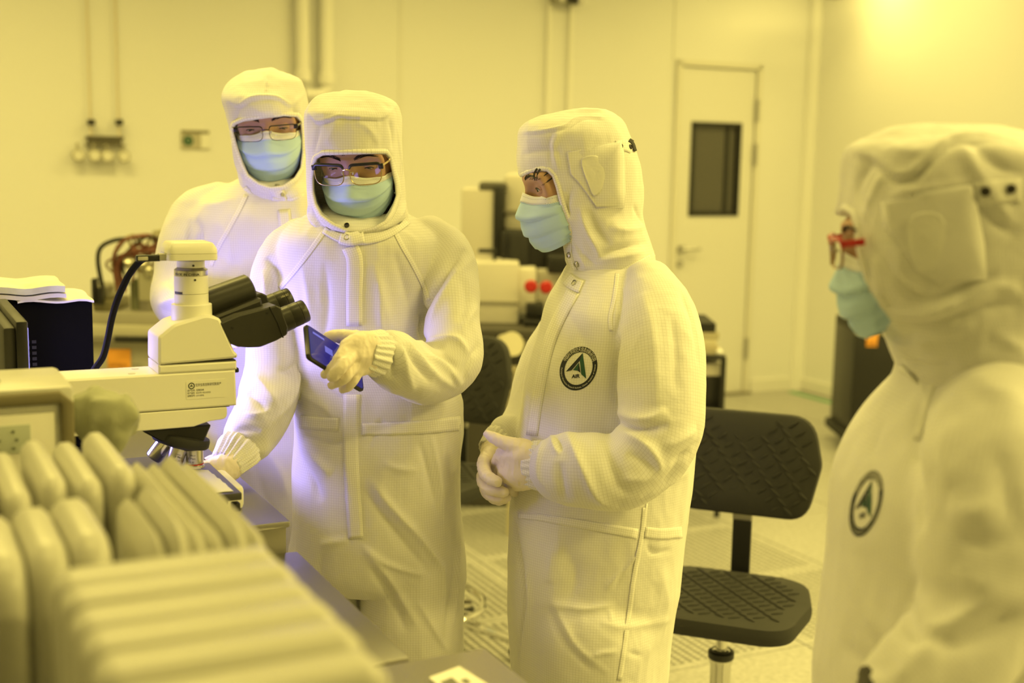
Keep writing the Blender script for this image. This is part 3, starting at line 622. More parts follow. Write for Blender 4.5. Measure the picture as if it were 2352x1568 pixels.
# far tube barrel (upper cylinder)
MB(SF).cyl((*np.insert(np.array(fp(470, 722)), 1, .075),), (*np.insert(np.array(fp(607, 675)), 1, .085),), .027, n=32, bev=.003).obj('tube_barrel', M_bin, sc, True, 40)
nrm = np.array([-d[1], d[0]])
text_flat([('10x/22', .0, 0, .004, None)], fr2[0] + AX_B * (p0[0] + d[0] * L * .5) + AX_Z * (p0[1] + d[1] * L * .5 + .011) + AX_A * (.024 - .0185), AX_B * d[0] + AX_Z * d[1], AX_A * .45 + AX_Z * .85, 'eyepiece_lettering', mat('ink_cream', (.6, .57, .42), .5), sc, lift=.001)
a, h = fp(547, 855); MB(SF).box((a + .001, .03, h), (.012, .02, .008), .002).obj('slider_knob', M_blk, sc, True)
# labels
La, Lh = fp(428, 917); Lb, Lt = fp(519, 871)
O = F0 - AX_A * .0006 + AX_B * La + AX_Z * (Lh + .0005); w, hgt = Lb - La, .0305
lab = MB(SF).prism(rpoly([(La, Lh), (Lb, Lh), (Lb, Lh + hgt), (La, Lh + hgt)], .002, 3), -.0005, .0, 0).obj('asset_label', mat('label_white', (.9, .885, .78), .4), sc, True)
M_ink = mat('ink_black')
L_ = lambda items, n='label_lettering': text_flat(items, O - AX_A * .0002, AX_B, AX_Z, n, M_ink, lab)
L_([('空天信息创新研究院资产', .0152, .0205, .0040, .042), ('资产名称:', .0018, .0125, .0028, .0125), ('显微系统', .0162, .0125, .0028, .0125), ('资产编号:', .0018, .0080, .0028, .0125), ('KD1911KL52925', .0162, .0080, .0027, .0235), ('规格型号:', .0018, .0036, .0028, .0125), ('LV150NL', .0162, .0036, .0027, .013)])
mbk = MB()
def emblem(mb, put, r_in=.72):
    """ring + chevrons, calls put(x,y)->3D point"""
    n = 40; v = [put(cos(t) * rr, sin(t) * rr) for rr in (1, r_in) for t in np.linspace(0, 2 * pi, n + 1)[:-1]]
    mb.add(v, [(i, (i + 1) % n, n + (i + 1) % n, n + i) for i in range(n)])
put = lambda x, y: O - AX_A * .0002 + AX_B * (.0086 + x * .0054) + AX_Z * (.0215 + y * .0054)
emblem(mbk, put)
for tri in (((-.55, -.3), (.05, .55), (.0, .2), (-.3, -.28)), ((.05, .55), (.5, -.42), (.28, -.25), (0, .2)), ((-.2, -.25), (0, .1), (.16, -.3))): mbk.add([put(*q) for q in tri], [tuple(range(len(tri)))])
me = bpy.data.meshes.new('label_emblem'); me.from_pydata(mbk.v, [], mbk.f); link('label_emblem', me, mat('emblem_dark', (.02, .03, .025), .5), lab, True)
# arm side boss, top marks
a, h = fp(268, 941); MB(SF).lathe([(.011, 0), (.011, .004), (.009, .006)], 24, (a, .002, h), (0, -1, 0)).obj('focus_boss', M_ivory, sc, True)
mb = MB(SF)
for q in (.02, .065): mb.lathe([(.006, 0), (.006, .0006)], 20, (-.17 + q * .3, q, 0))
mb.obj('screw_cap', M_ivd, sc, True); MB(SF).box((-.285, TH / 2, .0003), (.01, TH - .004, .0008)).obj('top_seam', M_ivd, sc, True)
MB(SF).prism([(-.29, -.0925), (-.4, -.0925), (-.4, -.30), (-.31, -.30)], .01, TH + .01, .004).obj('pillar', M_ivory, sc, True)
base_h = Z_T1 - F0[2]
MB(SF).box((-.2, .05, base_h + .02), (.4, .2, .04), .008).obj('base', M_ivory, sc, True)
# nosepiece
MB(SF).prism(rpoly([(-.155, -.092), (-.038, -.092), (-.052, -.122), (-.12, -.115)], .003, 3), .012, .078, .0025).obj('nosepiece_mount', M_blk, sc, True, 40)
ct_ = fp(418, 1008, .045); ax_ = (-.25, 0, -1)
MB(SF).lathe([(.036, -.004), (.046, -.002), (.0475, .002), (.0475, .011), (.045, .014), (.02, .02)], 40, (ct_[0], .045, ct_[1] + .006), ax_).obj('nosepiece', M_blk2, sc, True, 40)
mb = MB(SF); oc = (fp(447, 1050, .045)[0], .045)
def ohh(y): return fp(447, y, .045)[1]
r_o = 40 * 2.09 / FPX / 2
o1 = MB(SF).lathe([(r_o, ohh(1026)), (r_o, ohh(1066)), (r_o * .96, ohh(1068))], 36, (*oc, 0)).obj('objective', mat('satin_nickel', (.62, .6, .54), .28, .9), sc, True, 40)
MB(SF).lathe([(r_o * 1.02, ohh(1062)), (r_o * 1.02, ohh(1065))], 36, (*oc, 0)).obj('red_ring', mat('ring_red', (.5, .03, .03), .4), o1, True)
MB(SF).lathe([(r_o * 1.15, ohh(1067)), (r_o * 1.15, ohh(1072)), (r_o * .8, ohh(1074))], 36, (*oc, 0)).obj('front_lens', mat('lens_rim', (.8, .78, .7), .1, .8), o1, True)
MB(SF).lathe([(r_o * .9, ohh(1018)), (r_o * 1.3, ohh(1020)), (r_o * 1.35, ohh(1026)), (r_o, ohh(1029))], 36, (oc[0] - .006, oc[1] - .006, 0)).obj('objective_socket', M_blk, sc, True)
def otext(s, y, hh, a0, r, cx, cy, par, n):
    mb = MB(SF); ang = a0
    for ch in s:
        if ch == ' ': ang += hh * .5 / r; continue
        v, f = glyph(ch); k = hh / .73
        mb.add([(cx + r * sin(ang + x * k / r), cy - r * cos(ang + x * k / r), y + z * k) for x, z in v], f); ang += (v[:, 0].max() + .06) * k / r
    me = bpy.data.meshes.new(n); me.from_pydata(mb.v, [], mb.f); return link(n, me, M_ink, par, True)
for s, y, hh, a0 in (('Nikon', 1043, .0026, -.75), ('LE Plan', 1051, .0036, -1.2), ('5x/0.10', 1059, .0032, -1.2), ('WD EPI', 1063, .0018, -1.0)):
    otext(s, ohh(y), hh, a0, r_o * 1.012, *oc, o1, 'objective_lettering')
ax2 = np.array([-.32, 0, -.95]); c2 = fp(418, 1030, .03)
o2 = MB(SF).lathe([(r_o, 0), (r_o, .03), (r_o * .85, .034)], 32, (c2[0], .05, c2[1]), tuple(ax2)).obj('objective', mat('satin_nickel'), sc, True, 40)
q = F0 + AX_B * (c2[0] - .014) + AX_A * (.05 - r_o - .0006) + AX_Z * (c2[1] - .017)
text_flat([('Nikon', .002, .0075, .0024, .0085), ('LE Plan', .0, .0028, .003, .014), ('10x/0.25', -.002, -.003, .0028, .014)], q, AX_B * .95 - AX_Z * .3, AX_B * .3 + AX_Z * .95, 'objective_lettering', M_ink, o2)
o3 = MB(SF).lathe([(r_o, 0), (r_o, .03), (r_o * .85, .034)], 32, (fp(385, 1030, .05)[0], .07, c2[1] + .004), (-.6, .1, -.8)).obj('objective', M_chrome, sc, True, 40)
# stage
ZS = .972
s0 = Zp(556, 1131, ZS)
fs = (s0, AX_B, AX_A, AX_Z)
MB(fs).box((-.13, .15, -.006), (.26, .3, .012), .002).obj('stage_plate', mat('stage_black', (.05, .048, .045), .35), sc, True)
MB(fs).box((-.14, .16, -.019), (.25, .27, .014), .003).obj('stage_carriage', M_blk2, sc, True)
MB(fs).cyl((-.03, .02, -.02), (-.03, .02, -.047), .012, n=18).obj('stage_knob', M_blk, sc, True); MB(fs).box((-.008, .01, -.024), (.012, .016, .014), .002).obj('stage_clamp', M_blk, sc, True)
MB(fs).box((-.16, .17, -.04), (.16, .18, .022), .004).obj('stage_bracket', M_blk2, sc, True)
# paper lying on stage
pts = [(395, 1078), (444, 1077), (478, 1079), (487, 1087), (492, 1089), (499, 1097), (505, 1099), (511, 1106), (518, 1110), (524, 1117), (536, 1127), (515, 1128), (490, 1131), (470, 1136), (420, 1138), (360, 1120)]
q = [Zp(x, y, ZS + .0018) for x, y in pts]
pp_ = thing('wiping_paper', 'white lint-free paper with a torn wavy edge on the microscope stage', 'paper', np.mean(q, 0))
mb = MB(); n = len(q); mb.add(q + [a - np.array([0, 0, .001]) for a in q], [tuple(range(n)), tuple(range(n, 2 * n))[::-1]] + [(i, n + i, n + (i + 1) % n, (i + 1) % n) for i in range(n)])
mb.obj('sheet', mat('paper_white'), pp_, True)
# ------------------------------------------------------------------ monitor, tower, papers
Mn = P(50, 745, 2.0); fm = (Mn, AX_A, -AX_B, AX_Z)   # x away, y toward -B (back of the screen), z up
mo = thing('computer_monitor', 'black computer monitor seen from behind at the left edge, lit screen turned to the people', 'monitor', (*(Mn + AX_A * .2)[:2], Z_T1))
MB(fm).box((.17, .0, -.12), (.34, .018, .25), .003).obj('screen_frame', M_blk, mo, True); MB(fm).box((.17, .018, -.12), (.32, .02, .23), .006).obj('back_cover', mat('monitor_back', (.03, .029, .024), .5), mo, True)
MB(fm).box((.17, -.0098, -.115), (.32, .001, .215)).obj('lit_screen', mat('screen_glow', (.02, .02, .02), .3, emit=(.40, .36, 1.0), estr=2.), mo, True)
lg = area('screen_glow_light', Mn + AX_A * .17 + AX_B * .014 - AX_Z * .115, .3, .2, 2.5, (.38, .31, 1.0), spread=120)
lg.matrix_world = Matrix(((AX_A[0], 0, -AX_B[0], lg.location[0]), (AX_A[1], 0, -AX_B[1], lg.location[1]), (0, 1, 0, lg.location[2]), (0, 0, 0, 1)))
zb = Z_T1 - Mn[2]
mb = MB(fm); mb.box((.17, .03, (zb - .19) / 2), (.05, .02, abs(zb) - .21), .003); mb.box((.17, .01, zb + .008), (.2, .16, .014), .004); mb.obj('stand', M_blk, mo, True)
Bx = PL(215, 760, room(2.54, 0, 0), AX_A)
bz = PL(215, 692, room(2.54, 0, 0), AX_A)[2]
tw = thing('computer_tower', 'black computer tower with vents, papers lying on top, behind the monitor', 'computer', (*(Bx - AX_B * .1)[:2], Z_T1))
ft = (np.array([Bx[0], Bx[1], 0]), AX_B, AX_A, AX_Z)
MB(ft).box((-.1, .08, (bz + Z_T1) / 2), (.2, .15, bz - Z_T1), .004).obj('case', mat('tower_black', (.0025, .0025, .002), .8, spec=.1), tw, True)
mb = MB(ft)
for i in range(6):
    for j in range(9): mb.box((-.17 + i * .012, .0045, bz - .075 - j * .011), (.008, .002, .006))
o = mb.obj('vent_slots', mat('vent_dark', (.02, .02, .02), .6), tw, True); o['kind'] = 'stuff'
random.seed(3)
names = [('lowest white sheet stack overhanging the right edge of the computer tower', 40, 215, 0), ('middle sheets with a violet lower edge on the computer tower', -40, 152, 1), ('printed map sheet with green patches on top of the paper pile', -40, 150, 2)]
z = bz + .001
for i, (lbl, xa, xb, k) in enumerate(names):
    pa = thing('loose_paper', lbl, 'paper', (Bx[0] - .1, Bx[1] + .05, z), 0, None)
    ba = float((PL(xa, 690, room(2.54, 0, 0), AX_A) - Bx) @ AX_B); bb = float((PL(xb, 690, room(2.54, 0, 0), AX_A) - Bx) @ AX_B)
    N = 10; mb = MB(ft); v = []; th_ = (.004, .008, .012)[i]
    for lay in (0, 1):
        for iy in range(N + 1):
            for ix in range(N + 1):
                x = ba + (bb - ba) * ix / N; y = -.004 + .15 * iy / N
                bulge = .0025 * sin(ix * .9) + .006 * (iy / N)
                edge = -.004 * (ix / N) ** 6 if i == 0 else 0
                v.append((x + .0012 * sin(iy), y + .0015 * sin(ix * 1.7 + i), z + bulge + edge + (th_ if lay else 0)))
    M1_ = (N + 1) ** 2; f = []
    for iy in range(N):
        for ix in range(N):
            a = iy * (N + 1) + ix; f.append((a, a + N + 1, a + N + 2, a + 1)); f.append((M1_ + a, M1_ + a + 1, M1_ + a + N + 2, M1_ + a + N + 1))
    for ix in range(N): f.append((ix, ix + 1, M1_ + ix + 1, M1_ + ix)); a = N * (N + 1) + ix; f.append((a + 1, a, M1_ + a, M1_ + a + 1))
    for iy in range(N): a = iy * (N + 1); f.append((a + N + 1, a, M1_ + a, M1_ + a + N + 1)); a += N; f.append((a, a + N + 1, M1_ + a + N + 1, M1_ + a))
    mb.add(v, f); mb.obj('sheets', [mat('paper_white'), mat('paper_edge', (.78, .76, .74), .6), mat('paper_map', (.74, .76, .66), .6, var=.35, bscale=22)][i], pa, True, 50); z += th_ + .003
# ------------------------------------------------------------------ storage cases in the foreground
M_case = mat('case_cream', (.60, .59, .525), .3, spec=.5, bump=.03, bscale=25)
def case_mesh(w, h, t, r):
    mb = MB(); mb.prism(rpoly([(-w / 2, 0), (w / 2, 0), (w / 2, h), (-w / 2, h)], [.004, .004, r, r], 6), -t / 2, t / 2, .008); return mb
def case(label, b, a, z, w, h, t, r, along_b, group, tilt=0):
    o = thing('wafer_case', label, 'case', room(a, b, z), YAW if along_b else YAW + pi / 2, group)
    c = case_mesh(w, h, t, r).obj('shell', M_case, o, smooth=75)
    m2 = MB(); m2.box((0, 0, h * .55), (w + .004, t * .3, .012), .002, 1); m2.obj('latch_rib', M_case, o)
    m3 = MB(); m3.box((0, -t / 2 - .001, h - .05), (w * .7, .003, .03), .001, 1); m3.obj('label_recess', mat('case_grey', (.7, .68, .58), .4), o)
    if tilt: o.rotation_euler = (tilt, 0, o.rotation_euler[2])
    return o
ordn = ['first', 'second', 'third', 'fourth', 'fifth', 'sixth', 'seventh', 'eighth', 'ninth', 'tenth', 'eleventh', 'twelfth']
zc = Z_T2
cases = []
for i in range(6):
    case('cream upright wafer case in the near row, %s counted from the microscope side' % ordn[i], .206, 1.022 - i * .0505, zc, .184, .296 + random.uniform(-.004, .003), .046, .02, True, 'near row of wafer cases')
for i in range(6):
    case('cream wafer case beside the dark gap, %s counted from the gap toward the steel edge' % ordn[i], .214 + i * .0185, 1.19 + (.08 if i > 1 else 0), zc, .20 + (.15 if i > 1 else 0), .298 - .003 * i + random.uniform(-.008, .006), .0155, .05, False, 'thin wafer cases beside the dark gap')
for i in range(3):
    case('glossy rounded wafer case left of the dark gap, %s counted from the gap' % ordn[i], .158 - i * .036, 1.19 - .004 * i, zc, .19, .296 - .004 * i, .033, .05, False, 'glossy rounded wafer cases')
for i in range(4):
    case('cream wafer case at the left frame edge, %s counted from the glossy cases' % ordn[i], .045 - i * .034, 1.17, zc, .2, .3, .031, .03, False, 'wafer cases at the left frame edge')
for i in range(8):
    case('pale wafer case in the rear row, %s counted from the microscope side' % ordn[i], .224 - i * .035, 1.44 - .008 * (i % 2), zc, .22, .294 + random.uniform(-.012, .008), .026, .03, False, 'rear row of wafer cases')
# framed instrument box behind the cases
A_ib = 1.69; M_gask = mat('grey_gasket', (.2, .175, .1), .6)
ib = thing('instrument_box', 'cream instrument box with a dark grey gasket frame and a grey-green window', 'box', room(A_ib + .08, .1, Z_T2))
slab('', -.05, .224, A_ib, A_ib + .16, Z_T2, 1.198, None, .008).obj('housing', M_case, ib, True)
mb = MB(FR); mb.tube([(-.05, A_ib - .004, 1.184), (.205, A_ib - .004, 1.184), (.214, A_ib - .004, 1.176), (.214, A_ib - .004, 1.0)], .0085, 8, flat=.6); mb.obj('gasket', M_gask, ib, True)
slab('', -.045, .198, A_ib - .006, A_ib, 1.0, 1.165, None, .002).obj('inner_panel', mat('panel_cream', (.85, .83, .74), .3), ib, True)
wn = slab('', -.02, .168, A_ib - .0085, A_ib - .006, 1.115, 1.152, None, .001).obj('display_window', mat('window_greygreen', (.50, .54, .45), .3), ib, True)
mb = MB(FR)
for i in range(8):
    for j in range(3): mb.lathe([(.0022, 0), (.0022, .001)], 8, (.0 + i * .021 + .004 * (j % 2), A_ib - .0086, 1.122 + j * .011), (0, -1, 0))
o = mb.obj('key_dots', mat('key_dark', (.2, .22, .17), .5), wn, True); o['kind'] = 'stuff'
cl = thing('plastic_lid', 'low greenish clear plastic lid lying on the cream instrument box', 'lid', room(A_ib + .09, .08, 1.199))
MB(FR).prism([(-.05, 1.199), (.14, 1.199), (.115, 1.212), (-.05, 1.213)], A_ib + .05, A_ib + .13, .002).obj('lid', mat('clear_green', (.50, .55, .42), .25), cl, True)
# ------------------------------------------------------------------ implicit surfaces for bodies and clothes
def smin(a, b, k):
    h = np.clip(.5 + .5 * (b - a) / k, 0, 1); return b + (a - b) * h - k * h * (1 - h)
def smax(a, b, k): return -smin(-a, -b, k)
def loft(rows):
    """rows of (x, y, z, rx, ry, n): horizontal super-ellipse sections"""
    r = np.array(sorted(rows, key=lambda q: q[2]), float); r = catmull(r, 5); r = r[np.argsort(r[:, 2])]; z = r[:, 2]
    def sec(p): return [np.interp(p[:, 2], z, r[:, i]) for i in (0, 1, 3, 4, 5)]
    def d(p):
        cx, cy, rx, ry, n = sec(p)
        rx = np.maximum(rx, 1e-3); ry = np.maximum(ry, 1e-3)
        q = (np.abs((p[:, 0] - cx) / rx) ** n + np.abs((p[:, 1] - cy) / ry) ** n) ** (1 / n)
        dd = (q - 1) * np.minimum(rx, ry); dz = np.maximum(z[0] - p[:, 2], p[:, 2] - z[-1])
        return np.where(dz > 0, np.sqrt(np.maximum(dd, 0) ** 2 + np.maximum(dz, 0) ** 2), np.maximum(dd, dz * .8))
    def uv(p):
        cx, cy, rx, ry, n = sec(p); th = np.arctan2(p[:, 0] - cx, -(p[:, 1] - cy)); R = (float(np.max(r[:, 3])) + float(np.max(r[:, 4]))) / 2
        return np.stack([th * R, p[:, 2]], 1)
    d.uv = uv; return d
def chain(pts, k=5):
    """tapering tube through (x, y, z, r)"""
    c = catmull(np.array(pts, float), k) if len(pts) > 1 else np.array(pts, float)
    L = np.concatenate([[0], np.cumsum(np.linalg.norm(np.diff(c[:, :3], axis=0), axis=1))])
    def run(p, want=False):
        best = np.full(len(p), 1e9); bs = np.zeros(len(p)); bi = np.zeros(len(p), int)
        for i in range(len(c) - 1):
            a = c[i, :3]; b = c[i + 1, :3]; ab = b - a; t = np.clip(((p - a) @ ab) / (ab @ ab + 1e-12), 0, 1)
            dd = np.linalg.norm(p - a - t[:, None] * ab, axis=1) - (c[i, 3] + t * (c[i + 1, 3] - c[i, 3]))
            m = dd < best; best[m] = dd[m]; bs[m] = (L[i] + t * (L[i + 1] - L[i]))[m]; bi[m] = i
        return (best, bs, bi) if want else best
    def uv(p):
        seg = c[1:, :3] - c[:-1, :3]; sl = np.linalg.norm(seg, axis=1) + 1e-9; ax = seg / sl[:, None]; mid = (c[1:, :3] + c[:-1, :3]) / 2
        rm = float(np.mean(c[:, 3])); W_ = []; S_ = []
        for i in range(len(seg)):
            W_.append(-np.sum((p - mid[i]) ** 2, 1) / (2 * (.75 * rm) ** 2)); S_.append(L[i] + (p - c[i, :3]) @ ax[i])
        W_ = np.array(W_); W_ = np.exp(W_ - W_.max(0)) * sl[:, None]; W_ /= W_.sum(0); s_ = (W_ * np.array(S_)).sum(0)
        ctr = np.einsum('in,ij->nj', W_, mid); A_ = np.einsum('in,ij->nj', W_, ax); A_ /= np.linalg.norm(A_, axis=1)[:, None] + 1e-9
        s0 = (W_ * (L[:-1] + sl / 2)[:, None]).sum(0); ctr = ctr + A_ * (s_ - s0)[:, None]
        bk = np.array([0.02, 1, .1]); back = bk - A_ * (A_ @ bk)[:, None]; back /= np.linalg.norm(back, axis=1)[:, None] + 1e-9
        v = p - ctr; side = np.cross(A_, back); th = np.arctan2(np.sum(v * side, 1), -np.sum(v * back, 1))
        return np.stack([th * rm, s_], 1)
    run.uv = uv; run.c = c; run.L = L; return run
def ball(c, r):
    c = np.array(c, float); r = np.array(r, float) * np.ones(3)
    def d(p):
        q = (p - c) / r; k0 = np.linalg.norm(q, axis=1); k1 = np.linalg.norm(q / r, axis=1) + 1e-9; return k0 * (k0 - 1) / k1
    return d
def poly_sd(q, poly):
    """signed distance of 2-D points to a polygon"""
    poly = np.array(poly); d = np.full(len(q), 1e9); s = np.ones(len(q))
    for i in range(len(poly)):
        a = poly[i]; b = poly[i - 1]; e = b - a; w = q - a; t = np.clip((w @ e) / (e @ e + 1e-12), 0, 1)
        d = np.minimum(d, np.sum((w - t[:, None] * e) ** 2, 1))
        c1 = q[:, 1] >= a[1]; c2 = q[:, 1] < b[1]; c3 = e[0] * w[:, 1] > e[1] * w[:, 0]
        flip = (c1 & c2 & c3) | (~c1 & ~c2 & ~c3); s = np.where(flip, -s, s)
    return s * np.sqrt(d)
def surface(fn, lo, hi, h):
    """surface nets on a block-sparse grid -> vertices, quads"""
    lo = np.array(lo, float); n = np.ceil((np.array(hi) - lo) / (4 * h)).astype(int); nf = n * 4 + 1
    ax = [lo[i] + np.arange(n[i] + 1) * 4 * h for i in range(3)]
    g = np.stack(np.meshgrid(*ax, indexing='ij'), -1).reshape(-1, 3); D = fn(g).reshape(n + 1)
    m = np.full(n, 1e9)
    for dx in (0, 1):
        for dy in (0, 1):
            for dz in (0, 1): m = np.minimum(m, np.abs(D[dx:dx + n[0], dy:dy + n[1], dz:dz + n[2]]))
    act = m < 4 * h * 2.0
    V = np.repeat(np.repeat(np.repeat(D, 4, 0), 4, 1), 4, 2)[:nf[0], :nf[1], :nf[2]].copy()
    mk = np.zeros(nf, bool); A = np.repeat(np.repeat(np.repeat(act, 4, 0), 4, 1), 4, 2)
    for dx in (0, 1):
        for dy in (0, 1):
            for dz in (0, 1): mk[dx:dx + A.shape[0], dy:dy + A.shape[1], dz:dz + A.shape[2]] |= A
    ii = np.argwhere(mk); out = np.empty(len(ii))
    for s in range(0, len(ii), 300000): out[s:s + 300000] = fn(lo + ii[s:s + 300000] * h)
    V[mk] = out; I = V < 0
    c = np.zeros(nf - 1, np.int8); cs = [(x, y, z) for x in (0, 1) for y in (0, 1) for z in (0, 1)]
    for x, y, z in cs: c += I[x:x + nf[0] - 1, y:y + nf[1] - 1, z:z + nf[2] - 1]
    cell = np.argwhere((c > 0) & (c < 8)); idx = np.full(nf - 1, -1, np.int64); idx[tuple(cell.T)] = np.arange(len(cell))
    acc = np.zeros((len(cell), 3)); cnt = np.zeros(len(cell))
    for a in cs:
        for b in cs:
            if sum(abs(a[i] - b[i]) for i in range(3)) == 1 and a < b:
                va = V[tuple((cell + a).T)]; vb = V[tuple((cell + b).T)]; x = (va < 0) != (vb < 0)
                t = np.where(x, va / np.where(x, va - vb, 1), 0); acc += x[:, None] * (np.array(a) + t[:, None] * (np.array(b) - np.array(a))); cnt += x
    vert = lo + (cell + acc / cnt[:, None]) * h; quads = []
    for d in range(3):
        s0 = [slice(1, -1)] * 3; s1 = [slice(1, -1)] * 3; s0[d] = slice(0, -1); s1[d] = slice(1, None)
        sl0 = I[tuple(s0)]; sl1 = I[tuple(s1)]; e = np.argwhere(sl0 != sl1); off = np.ones(3, int); off[d] = 0; e = e + off
        u, w = [k for k in range(3) if k != d]; du = np.eye(3, dtype=int)[u]; dw = np.eye(3, dtype=int)[w]
        q = np.stack([idx[tuple((e - du - dw).T)], idx[tuple((e - dw).T)], idx[tuple(e.T)], idx[tuple((e - du).T)]], 1)
        ins = I[tuple(e.T)]
        if d == 1: ins = ~ins
        q[~ins] = q[~ins][:, ::-1]; quads.append(q)
    q = np.concatenate(quads); q = q[(q >= 0).all(1)]
    return vert, q
def vnormals(V, Q):
    n = np.cross(V[Q[:, 2]] - V[Q[:, 0]], V[Q[:, 3]] - V[Q[:, 1]]); o = np.zeros_like(V)
    for k in range(4):
        for i in range(3): o[:, i] += np.bincount(Q[:, k], n[:, i], len(V))
    return o / (np.linalg.norm(o, axis=1)[:, None] + 1e-12)
def relax(V, Q, it=2, w=.5):
    cnt = np.bincount(Q.ravel(), minlength=len(V)).astype(float) * 2
    for _ in range(it):
        o = np.zeros_like(V)
        for k in range(4):
            for j in (1, 3):
                for i in range(3): o[:, i] += np.bincount(Q[:, k], V[Q[:, (k + j) % 4], i], len(V))
        V = V * (1 - w) + w * o / cnt[:, None]
    return V
def mesh_np(name, V, Q, uv=None):
    used = np.unique(Q); mp = np.zeros(len(V), np.int64); mp[used] = np.arange(len(used)); V = V[used]; Q = mp[Q]
    me = bpy.data.meshes.new(name); k = Q.shape[1]
    me.vertices.add(len(V)); me.vertices.foreach_set('co', V.astype(np.float32).ravel())
    me.loops.add(Q.size); me.loops.foreach_set('vertex_index', Q.astype(np.int32).ravel())
    me.polygons.add(len(Q)); me.polygons.foreach_set('loop_start', np.arange(0, Q.size, k, dtype=np.int32)); me.polygons.foreach_set('use_smooth', np.ones(len(Q), bool))
    if uv is not None:
        l = me.uv_layers.new(name='UVMap'); l.data.foreach_set('uv', uv.astype(np.float32).ravel())
    me.update(calc_edges=True); return me
def vnoise(p, seed=0):
    """smooth value noise, -1..1"""
    i = np.floor(p).astype(np.int64); f = p - i; f = f * f * f * (f * (f * 6 - 15) + 10)
    def hsh(a):
        n = (a[:, 0] * 374761393 + a[:, 1] * 668265263 + a[:, 2] * 2147483647 + seed * 974711) & 0xffffffff
        n = ((n ^ (n >> 13)) * 1274126177) & 0xffffffff; return ((n ^ (n >> 16)) & 0xffff) / 32767.5 - 1
    o = 0
    for x in (0, 1):
        for y in (0, 1):
            for z in (0, 1):
                w = (f[:, 0] if x else 1 - f[:, 0]) * (f[:, 1] if y else 1 - f[:, 1]) * (f[:, 2] if z else 1 - f[:, 2])
                o = o + w * hsh(i + np.array([x, y, z]))
    return o
def bvh_of(V, Q): return BVHTree.FromPolygons([tuple(v) for v in V.tolist()], Q.tolist())
def hit(bvh, px, py):
    r = ray(px, py); r = r / np.linalg.norm(r); h = bvh.ray_cast(Vector(CAM), Vector(r))
    return (np.array(h[0]), np.array(h[1])) if h[0] is not None else (None, None)
def strokes_disp(V, bvh, strokes, px_m):
    """folds: each (pixel polyline, width px, height px[, flat]) becomes a ridge (+) or crease (-) on the cloth"""
    D = np.zeros(len(V)); kd_lo = V.min(0); dep = CAM
    for st in strokes:
        pts, w, a = st[0], st[1] * .85 / px_m, st[2] * 1.4 / px_m
        c = catmull(np.array(pts, float), 4) if len(pts) > 2 else catmull([pts[0], ((pts[0][0] + pts[1][0]) / 2, (pts[0][1] + pts[1][1]) / 2), pts[1]], 4)
        H = [hit(bvh, *q)[0] for q in c]; H = [q for q in H if q is not None]
        if len(H) < 2: continue
        H = np.array(H); lo = H.min(0) - 3 * w; hi = H.max(0) + 3 * w
        sel = np.where(((V > lo) & (V < hi)).all(1))[0]
        if not len(sel): continue
        p = V[sel]; best = np.full(len(sel), 1e9); bt = np.zeros(len(sel)); n = len(H) - 1
        for i in range(n):
            ab = H[i + 1] - H[i]; L2 = ab @ ab
            if L2 > .0064: continue
            t = np.clip(((p - H[i]) @ ab) / (L2 + 1e-12), 0, 1); dd = np.linalg.norm(p - H[i] - t[:, None] * ab, axis=1)
            m = dd < best; best[m] = dd[m]; bt[m] = ((i + t) / n)[m]
        taper = np.clip(np.sin(np.pi * np.clip(bt, .0, 1)), 0, 1) ** .6 if len(st) < 4 else 1
        D[sel] += a * np.exp(-(best / w) ** 1.4) * taper
    return D
M_FAB = {}
def fabric(name, scale=.0048, line=.12, dark=.27, col=(.80, .79, .77), bump=.12):
    if name in M_FAB: return M_FAB[name]
    m = bpy.data.materials.new(name); m.use_nodes = True; nt = m.node_tree; p = nt.nodes['Principled BSDF']; L = nt.links.new
    p.inputs['Roughness'].default_value = .62; p.inputs['Specular IOR Level'].default_value = .28
    p.inputs['Sheen Weight'].default_value = .12; p.inputs['Sheen Roughness'].default_value = .5
    u = nt.nodes.new('ShaderNodeUVMap'); u.uv_map = 'UVMap'; sp = nt.nodes.new('ShaderNodeSeparateXYZ'); L(u.outputs[0], sp.inputs[0])
    def mth(op, a, b=None):
        q = nt.nodes.new('ShaderNodeMath'); q.operation = op
        for i, x in enumerate((a, b)):
            if x is None: continue
            if isinstance(x, (int, float)): q.inputs[i].default_value = x
            else: L(x, q.inputs[i])
        return q.outputs[0]
    ls = [mth('LESS_THAN', mth('FRACT', mth('DIVIDE', sp.outputs[i], scale)), line) for i in (0, 1)]
    fac = mth('MULTIPLY', mth('MAXIMUM', ls[0], ls[1]), dark)
    x = nt.nodes.new('ShaderNodeMix'); x.data_type = 'RGBA'; L(fac, x.inputs['Factor']); x.inputs['A'].default_value = (*col, 1); x.inputs['B'].default_value = (.30, .27, .21, 1)
    L(x.outputs['Result'], p.inputs['Base Color'])
    tc = nt.nodes.new('ShaderNodeTexCoord'); n = nt.nodes.new('ShaderNodeTexNoise'); n.inputs['Scale'].default_value = 45; n.inputs['Detail'].default_value = 6; n.inputs['Roughness'].default_value = .55
    L(tc.outputs['Object'], n.inputs['Vector'])
    b = nt.nodes.new('ShaderNodeBump'); b.inputs['Strength'].default_value = bump; b.inputs['Distance'].default_value = .01
    L(n.outputs['Fac'], b.inputs['Height']); L(b.outputs[0], p.inputs['Normal'])
    M_FAB[name] = m; return m
